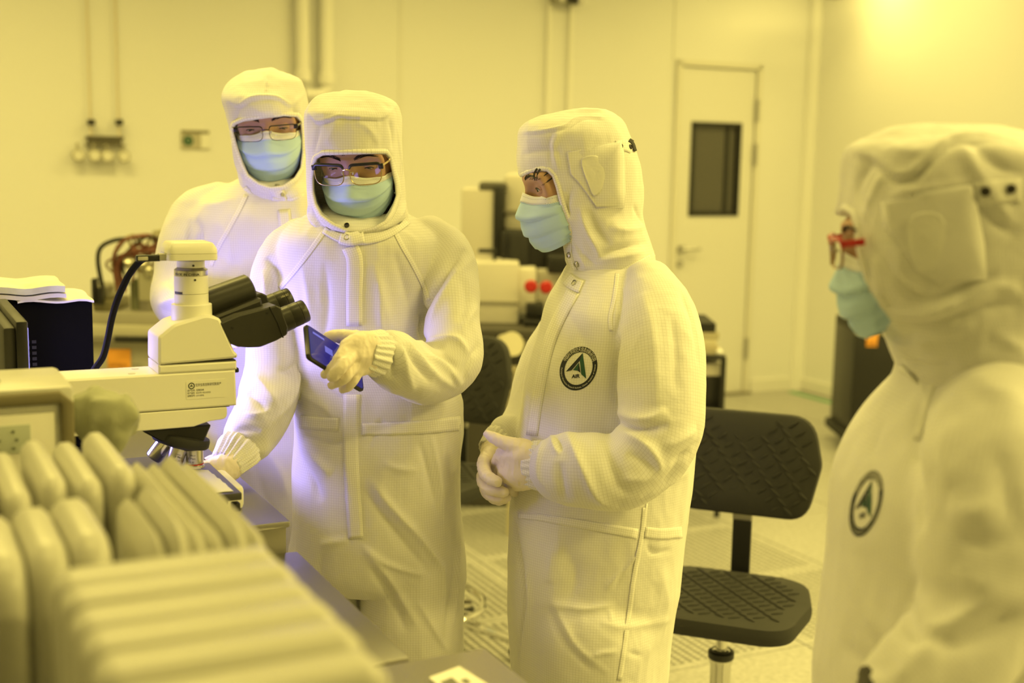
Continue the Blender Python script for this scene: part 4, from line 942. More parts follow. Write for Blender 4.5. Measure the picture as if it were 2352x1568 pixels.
# ------------------------------------------------------------------ people
M_skin = mat('skin', (.50, .30, .20), .5, spec=.35, bump=.05, bscale=400)
M_skin['x'] = 1
_p = M_skin.node_tree.nodes['Principled BSDF']; _p.inputs['Subsurface Weight'].default_value = .12; _p.inputs['Subsurface Radius'].default_value = (.01, .004, .002)
M_hair = mat('hair_black', (.012, .010, .009), .45); M_eyew = mat('eye_white', (.62, .58, .52), .25); M_iris = mat('iris_dark', (.015, .010, .007), .12)
M_glove = mat('latex_glove', (.88, .79, .68), .42, spec=.4, bump=.22, bscale=140)
M_snap = mat('snap_steel', (.5, .49, .46), .3, 1.)
M_fab = fabric('suit_fabric'); M_fabt = fabric('suit_trim', .0042, .14, .35, (.88, .87, .84))
def C4(px, py, d, r): return (*P(px, py, d), r * d / FPX)
def rowspx(rows):
    out = []
    for y, xl, xr, d, ry, n in rows:
        a = P(xl, y, d); b = P(xr, y, d); out.append(((a[0] + b[0]) / 2, d, (a[2] + b[2]) / 2, (b[0] - a[0]) / 2, ry, n))
    return out
def bounds(V, pad): return V.min(0) - pad, V.max(0) + pad
SURF = {}
def joint(*obs):
    V = []; Q = []; n = 0
    for o in obs: v, q = SURF[o.name]; V.append(v); Q.append(q + n); n += len(v)
    return bvh_of(np.concatenate(V), np.concatenate(Q))
class Head:
    def __init__(s, eye_px, d, yawdir, pitch, roll, off=0.):
        """yawdir: horizontal facing vector; off: sideways position of the measured eye point"""
        h = np.array([*yawdir, 0.]); h /= np.linalg.norm(h); z = AX_Z
        s.f = h * cos(pitch) - z * sin(pitch); u = h * sin(pitch) + z * cos(pitch); sd = np.cross(u, s.f)   # person's left
        s.s = sd * cos(roll) + u * sin(roll); s.u = u * cos(roll) - sd * sin(roll)
        s.O = P(*eye_px, d) - s.f * .0755 - s.s * off; s.clip = None; s.cut = None
    def w(s, f, sd, u): return s.O + s.f * f + s.s * sd + s.u * u
    def loc(s, p): q = p - s.O; return np.stack([q @ s.f, q @ s.s, q @ s.u], 1)
    def skin(s, p):
        q = s.loc(p); d = ball((-.012, 0, .035), (.093, .074, .09))(q)
        d = smin(d, ball((.018, 0, -.05), (.062, .061, .078))(q), .03)
        for k in (-1, 1):
            d = smin(d, ball((.050, .034 * k, -.030), .018)(q), .02); d = smin(d, ball((-.01, .074 * k, -.02), (.017, .007, .029))(q), .006)
        d = smin(d, chain([(.070, -.040, .020, .009), (.0775, 0, .019, .009), (.070, .040, .020, .009)], 4)(q), .016)
        for k in (-1, 1): d = smax(d, -ball((.089, .0335 * k, -.001), (.018, .018, .0125))(q), .010)
        for k in (-1, 1): d = smin(d, smin(chain([(.064, .050 * k, .020, .008), (.058, .0535 * k, -.002, .008), (.056, .046 * k, -.026, .009)], 4)(q), ball((.0588, .033 * k, -.002), .0131)(q), .004), .008)
        d = smin(d, chain([(.076, 0, .012, .007), (.082, 0, -.012, .008), (.088, 0, -.036, .0105)], 4)(q), .010)
        d = smin(d, chain([(-.012, 0, -.06, .055), (-.03, 0, -.21, .058)], 2)(q), .03)
        if s.clip is not None: d = np.where((q[:, 2] > .03) | (q[:, 2] < -.08) | ((np.abs(q[:, 1]) > .05) & (q[:, 0] < .035)), np.maximum(d, s.clip(p) + .008), d)
        if s.cut is not None: d = np.where(s.cut(p) > .001, np.maximum(d, s.clip(p) + .008), d)
        return d
    def on_skin(s, sd, u, lift=0.):
        f = np.linspace(.14, -.02, 330); p = s.O + np.outer(f, s.f) + s.s * sd + s.u * u; d = s.skin(p); i = int(np.argmax(d < 0)) if (d < 0).any() else int(np.argmin(d)); return f[i] + lift
def finish(name, V, Q, m, parent, uvfns=None):
    uv = None
    if uvfns is not None:
        part = np.argmin(np.stack([g[0](V) for g in uvfns], 1), 1); fp_ = part[Q[:, 0]]; uv = np.zeros((len(Q), 4, 2))
        for i, g in enumerate(uvfns):
            sel = fp_ == i
            if sel.any():
                uu = np.zeros((len(V), 2)); idx = np.unique(Q[sel]); uu[idx] = g[1](V[idx]); uv[sel] = uu[Q[sel]]
        uv = uv.reshape(-1, 2)
    return link(name, mesh_np(name, V, Q, uv), m, parent, True)
def cloth(name, parts, k, h, parent, strokes=(), pxm=1200, noise=(.0022, 14), extra=None, lo=None, hi=None, m=None, seed=0, cut=None, fn=None):
    """parts: list of sdf with .uv"""
    def sdf(p):
        d = parts[0](p)
        for q in parts[1:]: d = smin(d, q(p), k)
        if cut is not None: d = smax(d, -cut(p), .003)
        return d
    f = fn or sdf
    V, Q = surface(f, lo, hi, h); V = relax(V, Q, 2, .5); N = vnormals(V, Q); b = bvh_of(V, Q)
    D = strokes_disp(V, b, strokes, pxm)
    a, fr = noise
    n1 = vnoise(V * np.array([fr, fr, fr * .45]), seed); n2 = vnoise(V * np.array([fr * 1.9, fr * 1.9, fr * .9]) + 7, seed + 1); n3 = vnoise(V * fr * .45 + 3, seed + 2)
    n4 = vnoise(V * np.array([fr * 3.1, fr * 3.1, fr * 1.6]) + 11, seed + 3)
    D = D + a * 1.15 * (1 - 2 * np.abs(n1)) * (.4 + .6 * np.clip((n3 + .4) * 2, 0, 1)) + a * .5 * n2 + a * .32 * (1 - 2 * np.abs(n4))
    if extra is not None: D = D + extra(V, N)
    V = V + N * D[:, None]; V = relax(V, Q, 1, .3)
    V0 = V
    o = finish(name, V, Q, m or M_fab, parent, [(q, q.uv) for q in parts])
    SURF[o.name] = (V, Q)
    return o, bvh_of(V, Q), f
def solid(o, t=.0015, off=-1.):
    md = o.modifiers.new('thickness', 'SOLIDIFY'); md.thickness = t; md.offset = off; return o
def largest(Q, n):
    lab = np.arange(n)
    for _ in range(200):
        m = lab[Q].min(1); new = lab.copy()
        for k in range(Q.shape[1]): np.minimum.at(new, Q[:, k], m)
        if (new == lab).all(): break
        lab = new
    l = lab[Q[:, 0]]; u, c = np.unique(l, return_counts=True); return Q[l == u[np.argmax(c)]]
def strip(name, bvh, pts, wpx, parent, m=None, lift=.0016, n=4, k=5, waves=0., uvs=True):
    """band of cloth laid over a garment along a pixel path"""
    c = catmull(np.array(pts, float), k) if len(pts) > 2 else np.array([np.array(pts[0]) + (np.array(pts[1]) - np.array(pts[0])) * i / 14. for i in range(15)])
    ws = wpx if hasattr(wpx, '__len__') else [wpx, wpx]
    V = []; ok = []; UVs = []; L = 0.
    for i, q in enumerate(c):
        t = c[min(i + 1, len(c) - 1)] - c[max(i - 1, 0)]; t = t / (np.linalg.norm(t) + 1e-9); nn = np.array([-t[1], t[0]]); w = ws[0] + (ws[-1] - ws[0]) * i / (len(c) - 1)
        if i: L += np.linalg.norm(q - c[i - 1])
        for j in range(n + 1):
            e = (j / n - .5) * w; p, nr = hit(bvh, *(q + nn * e)); ok.append(p is not None)
            if p is None: V.append(np.zeros(3)); UVs.append((0, 0)); continue
            wv = waves * sin(i * 2.3 + j * .4) if waves else 0
            V.append(p + nr * (lift * .6 + wv)); UVs.append((e / 1200., L / 1200.))
    Q = []
    for i in range(len(c) - 1):
        for j in range(n):
            f = [i * (n + 1) + j, i * (n + 1) + j + 1, (i + 1) * (n + 1) + j + 1, (i + 1) * (n + 1) + j]
            if all(ok[x] for x in f) and max(np.linalg.norm(V[f[0]] - V[f[2]]), np.linalg.norm(V[f[1]] - V[f[3]])) < .08: Q.append(f)
    if not Q: return None
    V = np.array(V); Q = largest(np.array(Q), len(V))
    if vnormals(V, Q)[Q[:, 0]].mean(0) @ FW > 0: Q = Q[:, ::-1]
    return solid(link(name, mesh_np(name, V, Q, np.array(UVs)[Q.ravel()]), m or M_fabt, parent, True), .0010)
def patch(name, bvh, poly, parent, m=None, lift=.0016, rings=14, uvs=1200.):
    poly = np.array(poly, float); ctr = poly.mean(0); n = len(poly); V = []; uv = []
    px_ = [ctr] + [ctr + (q - ctr) * r / rings for r in range(1, rings + 1) for q in poly]; uv = [q / uvs for q in px_]
    rays = [ray(*q) / np.linalg.norm(ray(*q)) for q in px_]; T = []
    for q, r_ in zip(px_, rays):
        p, nr = hit(bvh, *q); T.append(np.nan if p is None else (p - CAM) @ r_)
    T = np.array(T); T[np.isnan(T)] = np.nanmax(T); T0 = T - lift; G = T0[1:].reshape(rings, n).copy()
    for _ in range(25):
        H = G.copy(); H[1:-1] = (G[:-2] + G[2:] + np.roll(G, 1, 1)[1:-1] + np.roll(G, -1, 1)[1:-1]) / 4
        G = np.minimum(H, T0[1:].reshape(rings, n) + lift * .4)
    T = np.concatenate([[min(G[0].mean(), T0[0] + lift * .4)], G.ravel()]); V = [CAM + r_ * t for r_, t in zip(rays, T)]
    F = [(0, 1 + (i + 1) % n, 1 + i) for i in range(n)]
    for r in range(rings - 1):
        for i in range(n): a = 1 + r * n; F.append((a + i, a + (i + 1) % n, a + n + (i + 1) % n, a + n + i))
    me = bpy.data.meshes.new(name); me.from_pydata([tuple(v) for v in V], [], F)
    bm = bmesh.new(); bm.from_mesh(me); bmesh.ops.recalc_face_normals(bm, faces=bm.faces)
    if sum((f.normal.dot(Vector(FW)) for f in bm.faces)) > 0: bmesh.ops.reverse_faces(bm, faces=bm.faces)
    bm.to_mesh(me); bm.free(); l = me.uv_layers.new(name='UVMap'); l.data.foreach_set('uv', np.array([uv[i.vertex_index] for i in me.loops]).ravel())
    return solid(link(name, me, m or M_fabt, parent, True, smooth=180), .0014)
def snap(bvh, px, py, parent, r=.006, m=None):
    p, n = hit(bvh, px, py)
    if p is None: return
    MB().lathe([(r * .9, -.001), (r, .001), (r * .9, .0032), (r * .62, .0036), (r * .55, .0022), (.0, .0022)], 20, p + n * .0012, n).obj('snap_button', m or M_snap, parent, True)
def badge(bvh, ctr, ax, ay, parent, h=1.):
    """printed round chest emblem; ax, ay = pixel half-axes of the ring"""
    ctr = np.array(ctr, float); ax = np.array(ax, float); ay = np.array(ay, float)
    pv = {}
    def put(x, y, lift=.0006):
        p, n = hit(bvh, *(ctr + ax * x + ay * y)); return None if p is None else p + n * lift
    def emit_(name, shapes, m, lift):
        mb = MB()
        for v, f in shapes:
            q = [put(x, y, lift) for x, y in v]
            for k in range(len(q)):
                if q[k] is None: q[k] = next((z for z in q if z is not None), ctr_p)
            mb.add(q, f)
        me = bpy.data.meshes.new(name); me.from_pydata(mb.v, [], mb.f); return link(name, me, m, root, True)
    ctr_p, cn = hit(bvh, *ctr)
    navy = mat('emblem_navy', (.012, .016, .022), .6); green = mat('emblem_green', (.02, .085, .055), .6)
    n = 64; rr = (1, .93, .87, .81, .75)
    ringv = [(cos(t) * r, sin(t) * r) for r in rr for t in np.linspace(0, 2 * pi, n + 1)[:-1]]
    mb = MB(); v = [put(x, y) for x, y in ringv]; v = [q if q is not None else ctr_p for q in v]
    mb.add(v, [(k * n + i, k * n + (i + 1) % n, (k + 1) * n + (i + 1) % n, (k + 1) * n + i) for k in range(4) for i in range(n)])
    me = bpy.data.meshes.new('emblem'); me.from_pydata(mb.v, [], mb.f); root = link('emblem', me, navy, parent, True)
    def sub(poly, k=4):
        poly = [np.array(q, float) for q in poly]; c = sum(poly) / len(poly); m_ = []
        for i in range(len(poly)):
            for j in range(k): m_.append(poly[i] + (poly[(i + 1) % len(poly)] - poly[i]) * j / k)
        v = [c] + m_; return v, [(0, 1 + i, 1 + (i + 1) % len(m_)) for i in range(len(m_))]
    emit_('emblem_chevron', [sub([(-.66, -.09), (.16, .70), (.04, .36), (-.36, -.05)]), sub([(-.03, -.1), (.0, .26), (.12, -.2)])], navy, .0009)
    emit_('emblem_wing', [sub([(.16, .70), (.46, -.50), (.17, -.27), (.04, .36)]), sub([(-.28, -.05), (.0, .27), (-.03, -.1)])], green, .0009)
    def word(s, x, y, hh, bold=.02):
        v, f = glyph(s, bold); k = hh / .73; x0 = v[:, 0].min(); return [(x + (a - x0) * k * 1.15, y + b * k) for a, b in v], f
    emit_('emblem_word', [word('AIR', -.33, -.42, .17, .03)], navy, .0009)
    pale = mat('emblem_text', (.74, .72, .62), .6)
    def arc(s, r, hh, a0, a1, inner):
        out = []; gl = [glyph(c) for c in s]; wd = [(g[0][:, 0].max() - g[0][:, 0].min() if len(g[0]) else .3) + .08 for g in gl]; tot = sum(wd); acc = 0
        for g, wi in zip(gl, wd):
            a = a0 + (a1 - a0) * (acc + wi / 2) / tot; acc += wi
            if not len(g[0]): continue
            k = hh / .73; xm = (g[0][:, 0].max() + g[0][:, 0].min()) / 2; kx = abs(a1 - a0) * r / tot
            sg = -1 if inner else 1
            out.append(([((r + sg * (y - .36) * k) * cos(a) + (x - xm) * kx * (-sin(a)) * (-sg), (r + sg * (y - .36) * k) * sin(a) + (x - xm) * kx * cos(a) * (-sg)) for x, y in g[0]], g[1]))
        return out
    emit_('emblem_lettering', arc('中国科学院空天信息创新研究院', .878, .17, radians(152), radians(18), False) + arc('Aerospace Information Research Institute, Chinese Academy of Sciences', .872, .085, radians(172), radians(368), True), pale, .0011)
    return root
def make_mask(hd, parent, top=-.018, bot=-.112, wid=.0685, fc=0., wrap=.060, chin=.036, low=-.012, loops=True):
    N, Mv = 30, 54; V = []; UV = []
    for j in range(Mv + 1):
        v = j / Mv
        for i in range(N + 1):
            a = -1 + 2 * i / N
            ut = top - .004 - .006 * a * a + .010 * exp(-(a / .22) ** 2); ub = bot + (chin + .014) * abs(a) ** 2.4
            u = ut + (ub - ut) * v
            fcn = np.interp(v, [0, .18, .33, .55, .8, 1], [.088, .100, .108, .106, .096, .078]) + fc
            nose = .008 * exp(-(a / .2) ** 2) * (1 - v) ** .5
            narrow = 1 - .16 * max(0, v - .45) ** 1.2
            s_ = wid * sin(a * 1.28) / sin(1.28) * narrow
            drop = (wrap + low * v) * (1 - cos(abs(a) ** 1.15 * 1.35)) / (1 - cos(1.35)) * 1.0
            f = fcn - drop + nose - .004
            ph = v * 3.4 - .45 + .12 * abs(a)
            if ph > 0 and v < .93:
                fr_ = ph - floor(ph); f += (.0085 * fr_ - .003) * (1 - abs(a) ** 4 * .75) * (1 if fr_ < .86 else (1 - fr_) / .14)
            f += .0016 * sin(7 * a + 9 * v) * v
            V.append(hd.w(f, s_, u)); UV.append(((a + 1) / 2, 1 - v))
    Q = np.array([(j * (N + 1) + i, j * (N + 1) + i + 1, (j + 1) * (N + 1) + i + 1, (j + 1) * (N + 1) + i) for j in range(Mv) for i in range(N)])
    V = np.array(V)
    for _ in range(5):
        L_ = hd.skin(V); bad = L_ < .002
        if not bad.any(): break
        g = np.stack([(hd.skin(V[bad] + e) - hd.skin(V[bad] - e)) for e in np.eye(3) * 1e-3], 1); g /= np.linalg.norm(g, axis=1)[:, None] + 1e-9
        V[bad] += g * np.clip(.003 - L_[bad], 0, .012)[:, None]
    if hd.clip is not None and hd.cut is not None:
        for _ in range(6):
            L_ = hd.clip(V); bad = (hd.cut(V) > .0015) & (L_ > -.005)
            if not bad.any(): break
            g = np.stack([(hd.clip(V[bad] + e) - hd.clip(V[bad] - e)) for e in np.eye(3) * 1e-3], 1); g /= np.linalg.norm(g, axis=1)[:, None] + 1e-9
            V[bad] -= g * np.clip(L_[bad] + .008, 0, .01)[:, None]
    if (vnormals(V, Q).mean(0) @ hd.f) < 0: Q = Q[:, ::-1]
    o = link('face_mask', mesh_np('face_mask', V, Q, np.array(UV)[Q.ravel()]), mask_mat(), parent, True); solid(o, .0012)
    for k in (-1, 1) if loops else ():
        e0, e1 = hd.w(.040 + fc, wid * k, top - .012), hd.w(.037 + fc, wid * .97 * k, top - .05)
        MB().tube(catmull([e0, hd.w(.025, .0715 * k, top + .0), hd.w(-.0, .0745 * k, -.004), hd.w(-.01, .0745 * k, -.03), hd.w(.01, .0715 * k, top - .05), e1], 5), .0015, 6).obj('ear_loop', mat('loop_white', (.82, .81, .78), .7), o, True)
    return o
def mask_mat():
    if 'mask_fabric' in MATS: return MATS['mask_fabric']
    m = bpy.data.materials.new('mask_fabric'); m.use_nodes = True; nt = m.node_tree; p = nt.nodes['Principled BSDF']; L = nt.links.new; MATS['mask_fabric'] = m
    p.inputs['Roughness'].default_value = .75; p.inputs['Specular IOR Level'].default_value = .2
    u = nt.nodes.new('ShaderNodeUVMap'); u.uv_map = 'UVMap'; sp = nt.nodes.new('ShaderNodeSeparateXYZ'); L(u.outputs[0], sp.inputs[0])
    def mth(op, a, b=None):
        q = nt.nodes.new('ShaderNodeMath'); q.operation = op
        for i, x in enumerate((a, b)):
            if x is None: continue
            if isinstance(x, (int, float)): q.inputs[i].default_value = x
            else: L(x, q.inputs[i])
        return q.outputs[0]
    x, y = sp.outputs[0], sp.outputs[1]
    def near(v, c, w): return mth('LESS_THAN', mth('ABSOLUTE', mth('SUBTRACT', v, c)), w)
    def mixc(f, a, b):
        q = nt.nodes.new('ShaderNodeMix'); q.data_type = 'RGBA'; L(f, q.inputs['Factor'])
        for nm, c in (('A', a), ('B', b)):
            if isinstance(c, tuple): q.inputs[nm].default_value = (*c, 1)
            else: L(c, q.inputs[nm])
        return q.outputs['Result']
    c = mixc(mth('GREATER_THAN', y, .865), (.50, .69, .92), (.84, .85, .86))
    dots = mth('GREATER_THAN', mth('FRACT', mth('MULTIPLY', x, 62)), .45)
    rows = mth('MAXIMUM', near(y, .955, .0035), mth('MAXIMUM', near(y, .878, .0035), near(y, .855, .0035)))
    c = mixc(mth('MULTIPLY', mth('MULTIPLY', dots, rows), .6), c, (.16, .2, .22))
    d2 = mth('GREATER_THAN', mth('FRACT', mth('MULTIPLY', y, 40)), .6); edge = mth('GREATER_THAN', mth('ABSOLUTE', mth('SUBTRACT', x, .5)), .455)
    c4 = mth('LESS_THAN', mth('FRACT', mth('MULTIPLY', x, 75)), .55)
    c = mixc(mth('MULTIPLY', mth('MULTIPLY', mth('MULTIPLY', d2, edge), mth('MULTIPLY', mth('GREATER_THAN', y, .3), c4)), .45), c, (.16, .2, .22))
    L(c, p.inputs['Base Color'])
    n = nt.nodes.new('ShaderNodeTexNoise'); n.inputs['Scale'].default_value = 60; b = nt.nodes.new('ShaderNodeBump'); b.inputs['Strength'].default_value = .15; b.inputs['Distance'].default_value = .003
    L(nt.nodes.new('ShaderNodeTexCoord').outputs['Object'], n.inputs['Vector']); L(n.outputs['Fac'], b.inputs['Height']); L(b.outputs[0], p.inputs['Normal']); return m
def make_face(hd, parent, gaze, opening, lash=True, brow_up=.0, brow_w=1., only=None):
    lo = hd.O - .19; hi = hd.O + .17; lo = lo.copy(); lo[2] -= .08
    V, Q = surface(hd.skin, lo, hi, .0028); V = relax(V, Q, 1, .4)
    body = link('body', mesh_np('body', V, Q), M_skin, parent, True)
    sides = (-1, 1) if only is None else (only,)
    for k in sides:
        c = np.array([.0588, .033 * k, -.002]); R = .0139
        ev = MB(); ev.lathe([(R * sin(t), -R * cos(t)) for t in np.linspace(.02, pi - .02, 14)], 20, hd.w(*c), hd.f)
        e = ev.obj('eye', M_eyew, body, True, 180)
        gd = hd.f * cos(gaze) - hd.u * sin(gaze)
        MB().lathe([(.0, R + .0002)] + [((R + .0002) * sin(t), (R + .0002) * cos(t)) for t in np.linspace(.05, .46, 7)], 20, hd.w(*c), gd).obj('iris', M_iris, e, True, 180)
        for up in (1, -1):
            N, Mv = 40, 8; mb = MB(); v = []; Rl = .0144
            edge = []
            for i in range(N + 1):
                th = radians(-98 + 196 * i / N); x = th / radians(44); al = max(0, 1 - x * x) ** .7
                mid = -gaze * .55 - radians(2) + radians(5) * (x * (1 if k > 0 else -1))
                phi0 = mid + (opening * al * .72 if up > 0 else -opening * al * .28)
                edge.append((th, phi0))
                for j in range(Mv + 1):
                    ph = phi0 + (radians(80) * up - phi0) * j / Mv
                    rr = Rl + .0006 * (j > 0)
                    v.append(hd.w(c[0] + rr * cos(ph) * cos(th), c[1] + rr * cos(ph) * sin(th), c[2] + rr * sin(ph)))
            mb.add(v, [(i * (Mv + 1) + j, i * (Mv + 1) + j + 1, (i + 1) * (Mv + 1) + j + 1, (i + 1) * (Mv + 1) + j) for i in range(N) for j in range(Mv)])
            solid(mb.obj('eyelid', M_skin, body, True, 180), .0008, 0)
            if up > 0 and lash:
                pts = [hd.w(c[0] + (Rl + .0006) * cos(ph) * cos(th), c[1] + (Rl + .0006) * cos(ph) * sin(th), c[2] + (Rl + .0006) * sin(ph)) for th, ph in edge if abs(th) < radians(46)]
                MB().tube(pts, [.0004 + .0008 * sin(pi * i / (len(pts) - 1)) for i in range(len(pts))], 6).obj('lashes', M_hair, body, True)
        rnd = random.Random(5 + k); mb = MB()
        for i in range(120):
            t = rnd.random(); s0 = (.012 + .036 * t) ; u0 = .0175 + brow_up + .006 * sin(t * pi * .8) - .006 * max(0, t - .75) + rnd.uniform(-.0032, .0032) * (1.2 - t) * brow_w
            f0 = hd.on_skin(s0 * k, u0); f1 = hd.on_skin((s0 + .006) * k, u0)
            ln = .008; dx = ln * (.75 + .2 * t); dz = ln * (.5 - .8 * t)
            a = hd.w(f0 + .0006, s0 * k, u0); b = hd.w(f0 + (f1 - f0) * dx / .006 + .0006, (s0 + dx) * k, u0 + dz)
            mb.tube([a, (a + b) / 2 + hd.f * .0006, b], [.00038, .00034, .0001], 3)
        mb.obj('eyebrow', mat('brow_brown', (.035, .024, .017), .6), body, True)
    return body
def hair_strands(hd, parent, spec, seed=1):
    rnd = random.Random(seed); mb = MB()
    for s0, u0, s1, u1, n, sp in spec:
        for i in range(n):
            a = rnd.uniform(-sp, sp); b = a * 1.2 + rnd.uniform(-sp, sp) * .4; p = []
            for t in (0, .35, .7, 1):
                ss = s0 + (s1 - s0) * t + a * (1 - t) + b * t; uu = u0 + (u1 - u0) * t + rnd.uniform(-.001, .001)
                p.append(hd.w(hd.on_skin(ss, uu) + .002 + .002 * rnd.random(), ss, uu))
            mb.tube(catmull(p, 3), [.0011] * 6 + [.0008, .0006, .0004, .0002], 4)
    return mb.obj('hair', M_hair, parent, True)
def glasses(hd, parent, label, m_top, m_low, m_arm, cw=.0285, ch=.0205, cu=-.010, ce=.0345, fr=.1005, top_r=.0024, low_r=.0008, lens=True, armh=.004, full=False, tend=.0):
    g = thing('glasses_tmp', label, 'x'); bpy.data.objects.remove(g)
    root = None
    for k in (-1, 1):
        pl = rpoly([(-cw, -ch * .86), (cw, -ch * .86), (cw, ch), (-cw, ch)], [ch * .9, ch * .9, ch * .45, ch * .45], 8)
        def at(x, z): xx = ce + x; return hd.w(fr - .16 * (xx - .01) ** 2 / .05 - .0 - .12 * (z - ch) * .5, (ce + x) * k, cu + z)
        pts = [at(x, z) for x, z in pl]
        rim = MB().tube(pts, low_r, 6, True).obj('rim', m_low, parent if root is None else root, True)
        if root is None: root = rim; rim.name = 'glasses'; rim['label'] = label
        top = [at(x, z) for x, z in pl if z > ch * .62]; top = sorted(top, key=lambda q: (q - hd.O) @ hd.s)
        if not full: MB().tube(top, [top_r * (.55 + .45 * min(1, 3 * min(i, len(top) - 1 - i) / len(top) + .35)) for i in range(len(top))], 8).obj('brow_bar', m_top, root, True)
        if lens:
            mb = MB(); n = len(pts); mb.add([at(0, 0)] + pts, [(0, 1 + i, 1 + (i + 1) % n) for i in range(n)])
            solid(mb.obj('lens', lens_mat(), root, True, 180), .0012, 0)
        ax = .0 + ce + cw
        MB().box((0, 0, 0), (.009, .004, .010), .001).obj('hinge_block', m_top, root, True).matrix_world = Matrix((( *[float(q) for q in (hd.s[0], hd.f[0], hd.u[0])], float(at(cw, ch * .7)[0])), (*[float(q) for q in (hd.s[1], hd.f[1], hd.u[1])], float(at(cw, ch * .7)[1])), (*[float(q) for q in (hd.s[2], hd.f[2], hd.u[2])], float(at(cw, ch * .7)[2])), (0, 0, 0, 1)))
        MB().tube(catmull([at(cw + .002, ch * .72), hd.w((tend + .085) / 2, .069 * k, cu + ch * .72), hd.w(tend, .0705 * k, cu + ch * .74)] if tend > .05 else [at(cw + .002, ch * .72), hd.w(.07, .0705 * k, cu + ch * .7), hd.w(.035 + tend * .6, .0725 * k, cu + ch * .75), hd.w(tend, .070 * k, cu + ch * .6)], 5), armh * .5, 8, flat=.45).obj('temple', m_arm, root, True)
        MB().tube([hd.w(fr - .006, .0095 * k, cu + .001), hd.w(fr - .003, .0115 * k, cu + .006), at(-cw + .001, ch * .3)], [.002, .0007, .0006], 6).obj('nose_pad', mat('pad_clear', (.6, .55, .45), .2), root, True)
    MB().tube(catmull([hd.w(fr + .001, -(ce - cw), cu + ch * .55), hd.w(fr + .003, 0, cu + ch * .62), hd.w(fr + .001, ce - cw, cu + ch * .55)], 5), .0011 if not full else .002, 8).obj('bridge', m_low, root, True)
    return root
def lens_mat():
    if 'clear_lens' in MATS: return MATS['clear_lens']
    m = bpy.data.materials.new('clear_lens'); m.use_nodes = True; nt = m.node_tree; MATS['clear_lens'] = m
    p = nt.nodes['Principled BSDF']; nt.nodes.remove(p); t = nt.nodes.new('ShaderNodeBsdfTransparent'); g = nt.nodes.new('ShaderNodeBsdfGlossy'); g.inputs['Roughness'].default_value = .03
    x = nt.nodes.new('ShaderNodeMixShader'); x.inputs[0].default_value = .014; nt.links.new(t.outputs[0], x.inputs[1]); nt.links.new(g.outputs[0], x.inputs[2]); nt.links.new(x.outputs[0], nt.nodes['Material Output'].inputs[0]); t.inputs[0].default_value = (.96, .96, .95, 1)
    return m
def hood(hd, rows, poly, side, parent, strokes, h, pxm=1200, seed=3, extra=None, back=.0, noise=.0018, band=.009):
    """hood with the face opening cut by a pixel polygon; side False: cut runs along the gaze, True: across the head"""
    L = loft(rows); hd.clip = L
    cf = CAM - hd.O; cf = cf / np.linalg.norm(cf); cs = np.cross(AX_Z, cf); cs /= np.linalg.norm(cs); cu = np.cross(cf, cs); dirn = cf
    pts = np.array([PL(x, y, hd.O + cf * .08, cf) for x, y in poly]); poly2 = np.stack([(pts - hd.O) @ cs, (pts - hd.O) @ cu], 1)
    def cut(p):
        q = p - hd.O; d = poly_sd(np.stack([q @ cs, q @ cu], 1), poly2)
        return d if side else np.maximum(d, back - q @ hd.f)
    hd.cut = cut
    z = [r[2] for r in rows]; x = [r[0] - r[3] for r in rows] + [r[0] + r[3] for r in rows]; yy = [r[1] - r[4] for r in rows] + [r[1] + r[4] for r in rows]
    lo = (min(x) - .03, min(yy) - .03, min(z) - .02); hi = (max(x) + .03, max(yy) + .03, max(z) + .03)
    o, b, f = cloth('hood', [L], .01, h, parent, strokes, pxm, (noise, 20), extra, lo, hi, cut=cut, seed=seed)
    # edge binding
    n = len(poly2); dense = np.array([poly2[i] + (poly2[(i + 1) % n] - poly2[i]) * j / 4 for i in range(n) for j in range(4)]); n = len(dense)
    lines = []
    for off in (-.0008, .0035, band):
        q = inset(dense, -off); start = .2; t = np.linspace(start, -.2 if side else -.05, 500)
        row = []
        for a in q:
            base = hd.O + cs * a[0] + cu * a[1]
            p = base + np.outer(t, dirn); d = L(p); i = int(np.argmax(d < 0)); row.append(p[i] if (d < 0).any() else None)
        lines.append(row)
    V = []; F = []
    lift = (.0004, .0026, .0006)
    for k, row in enumerate(lines):
        for p in row:
            if p is None: V.append(np.zeros(3)); continue
            e = 1e-3; g = np.array([(L(p[None] + e * d_)[0] - L(p[None] - e * d_)[0]) for d_ in np.eye(3)]); g /= np.linalg.norm(g) + 1e-9; V.append(p + g * lift[k])
    for k in range(2):
        for i in range(n):
            j = (i + 1) % n
            if all(lines[a][c] is not None for a, c in ((k, i), (k, j), (k + 1, i), (k + 1, j))):
                q = [V[k * n + i], V[k * n + j], V[(k + 1) * n + j], V[(k + 1) * n + i]]
                if max(np.linalg.norm(q[0] - q[1]), np.linalg.norm(q[0] - q[2]), np.linalg.norm(q[2] - q[3])) < .035: F.append((k * n + i, k * n + j, (k + 1) * n + j, (k + 1) * n + i))
    V = np.array(V); Q = largest(np.array(F), len(V))
    nn = vnormals(V, Q)
    if (nn[Q[:, 0]] @ dirn).mean() < 0: Q = Q[:, ::-1]
    uv = np.array([((i % n) * .006, (i // n) * .004) for i in range(3 * n)])
    solid(link('hood_edging', mesh_np('hood_edging', V, Q, uv[Q.ravel()]), M_fabt, o, True), .002, -1)
    return o, b
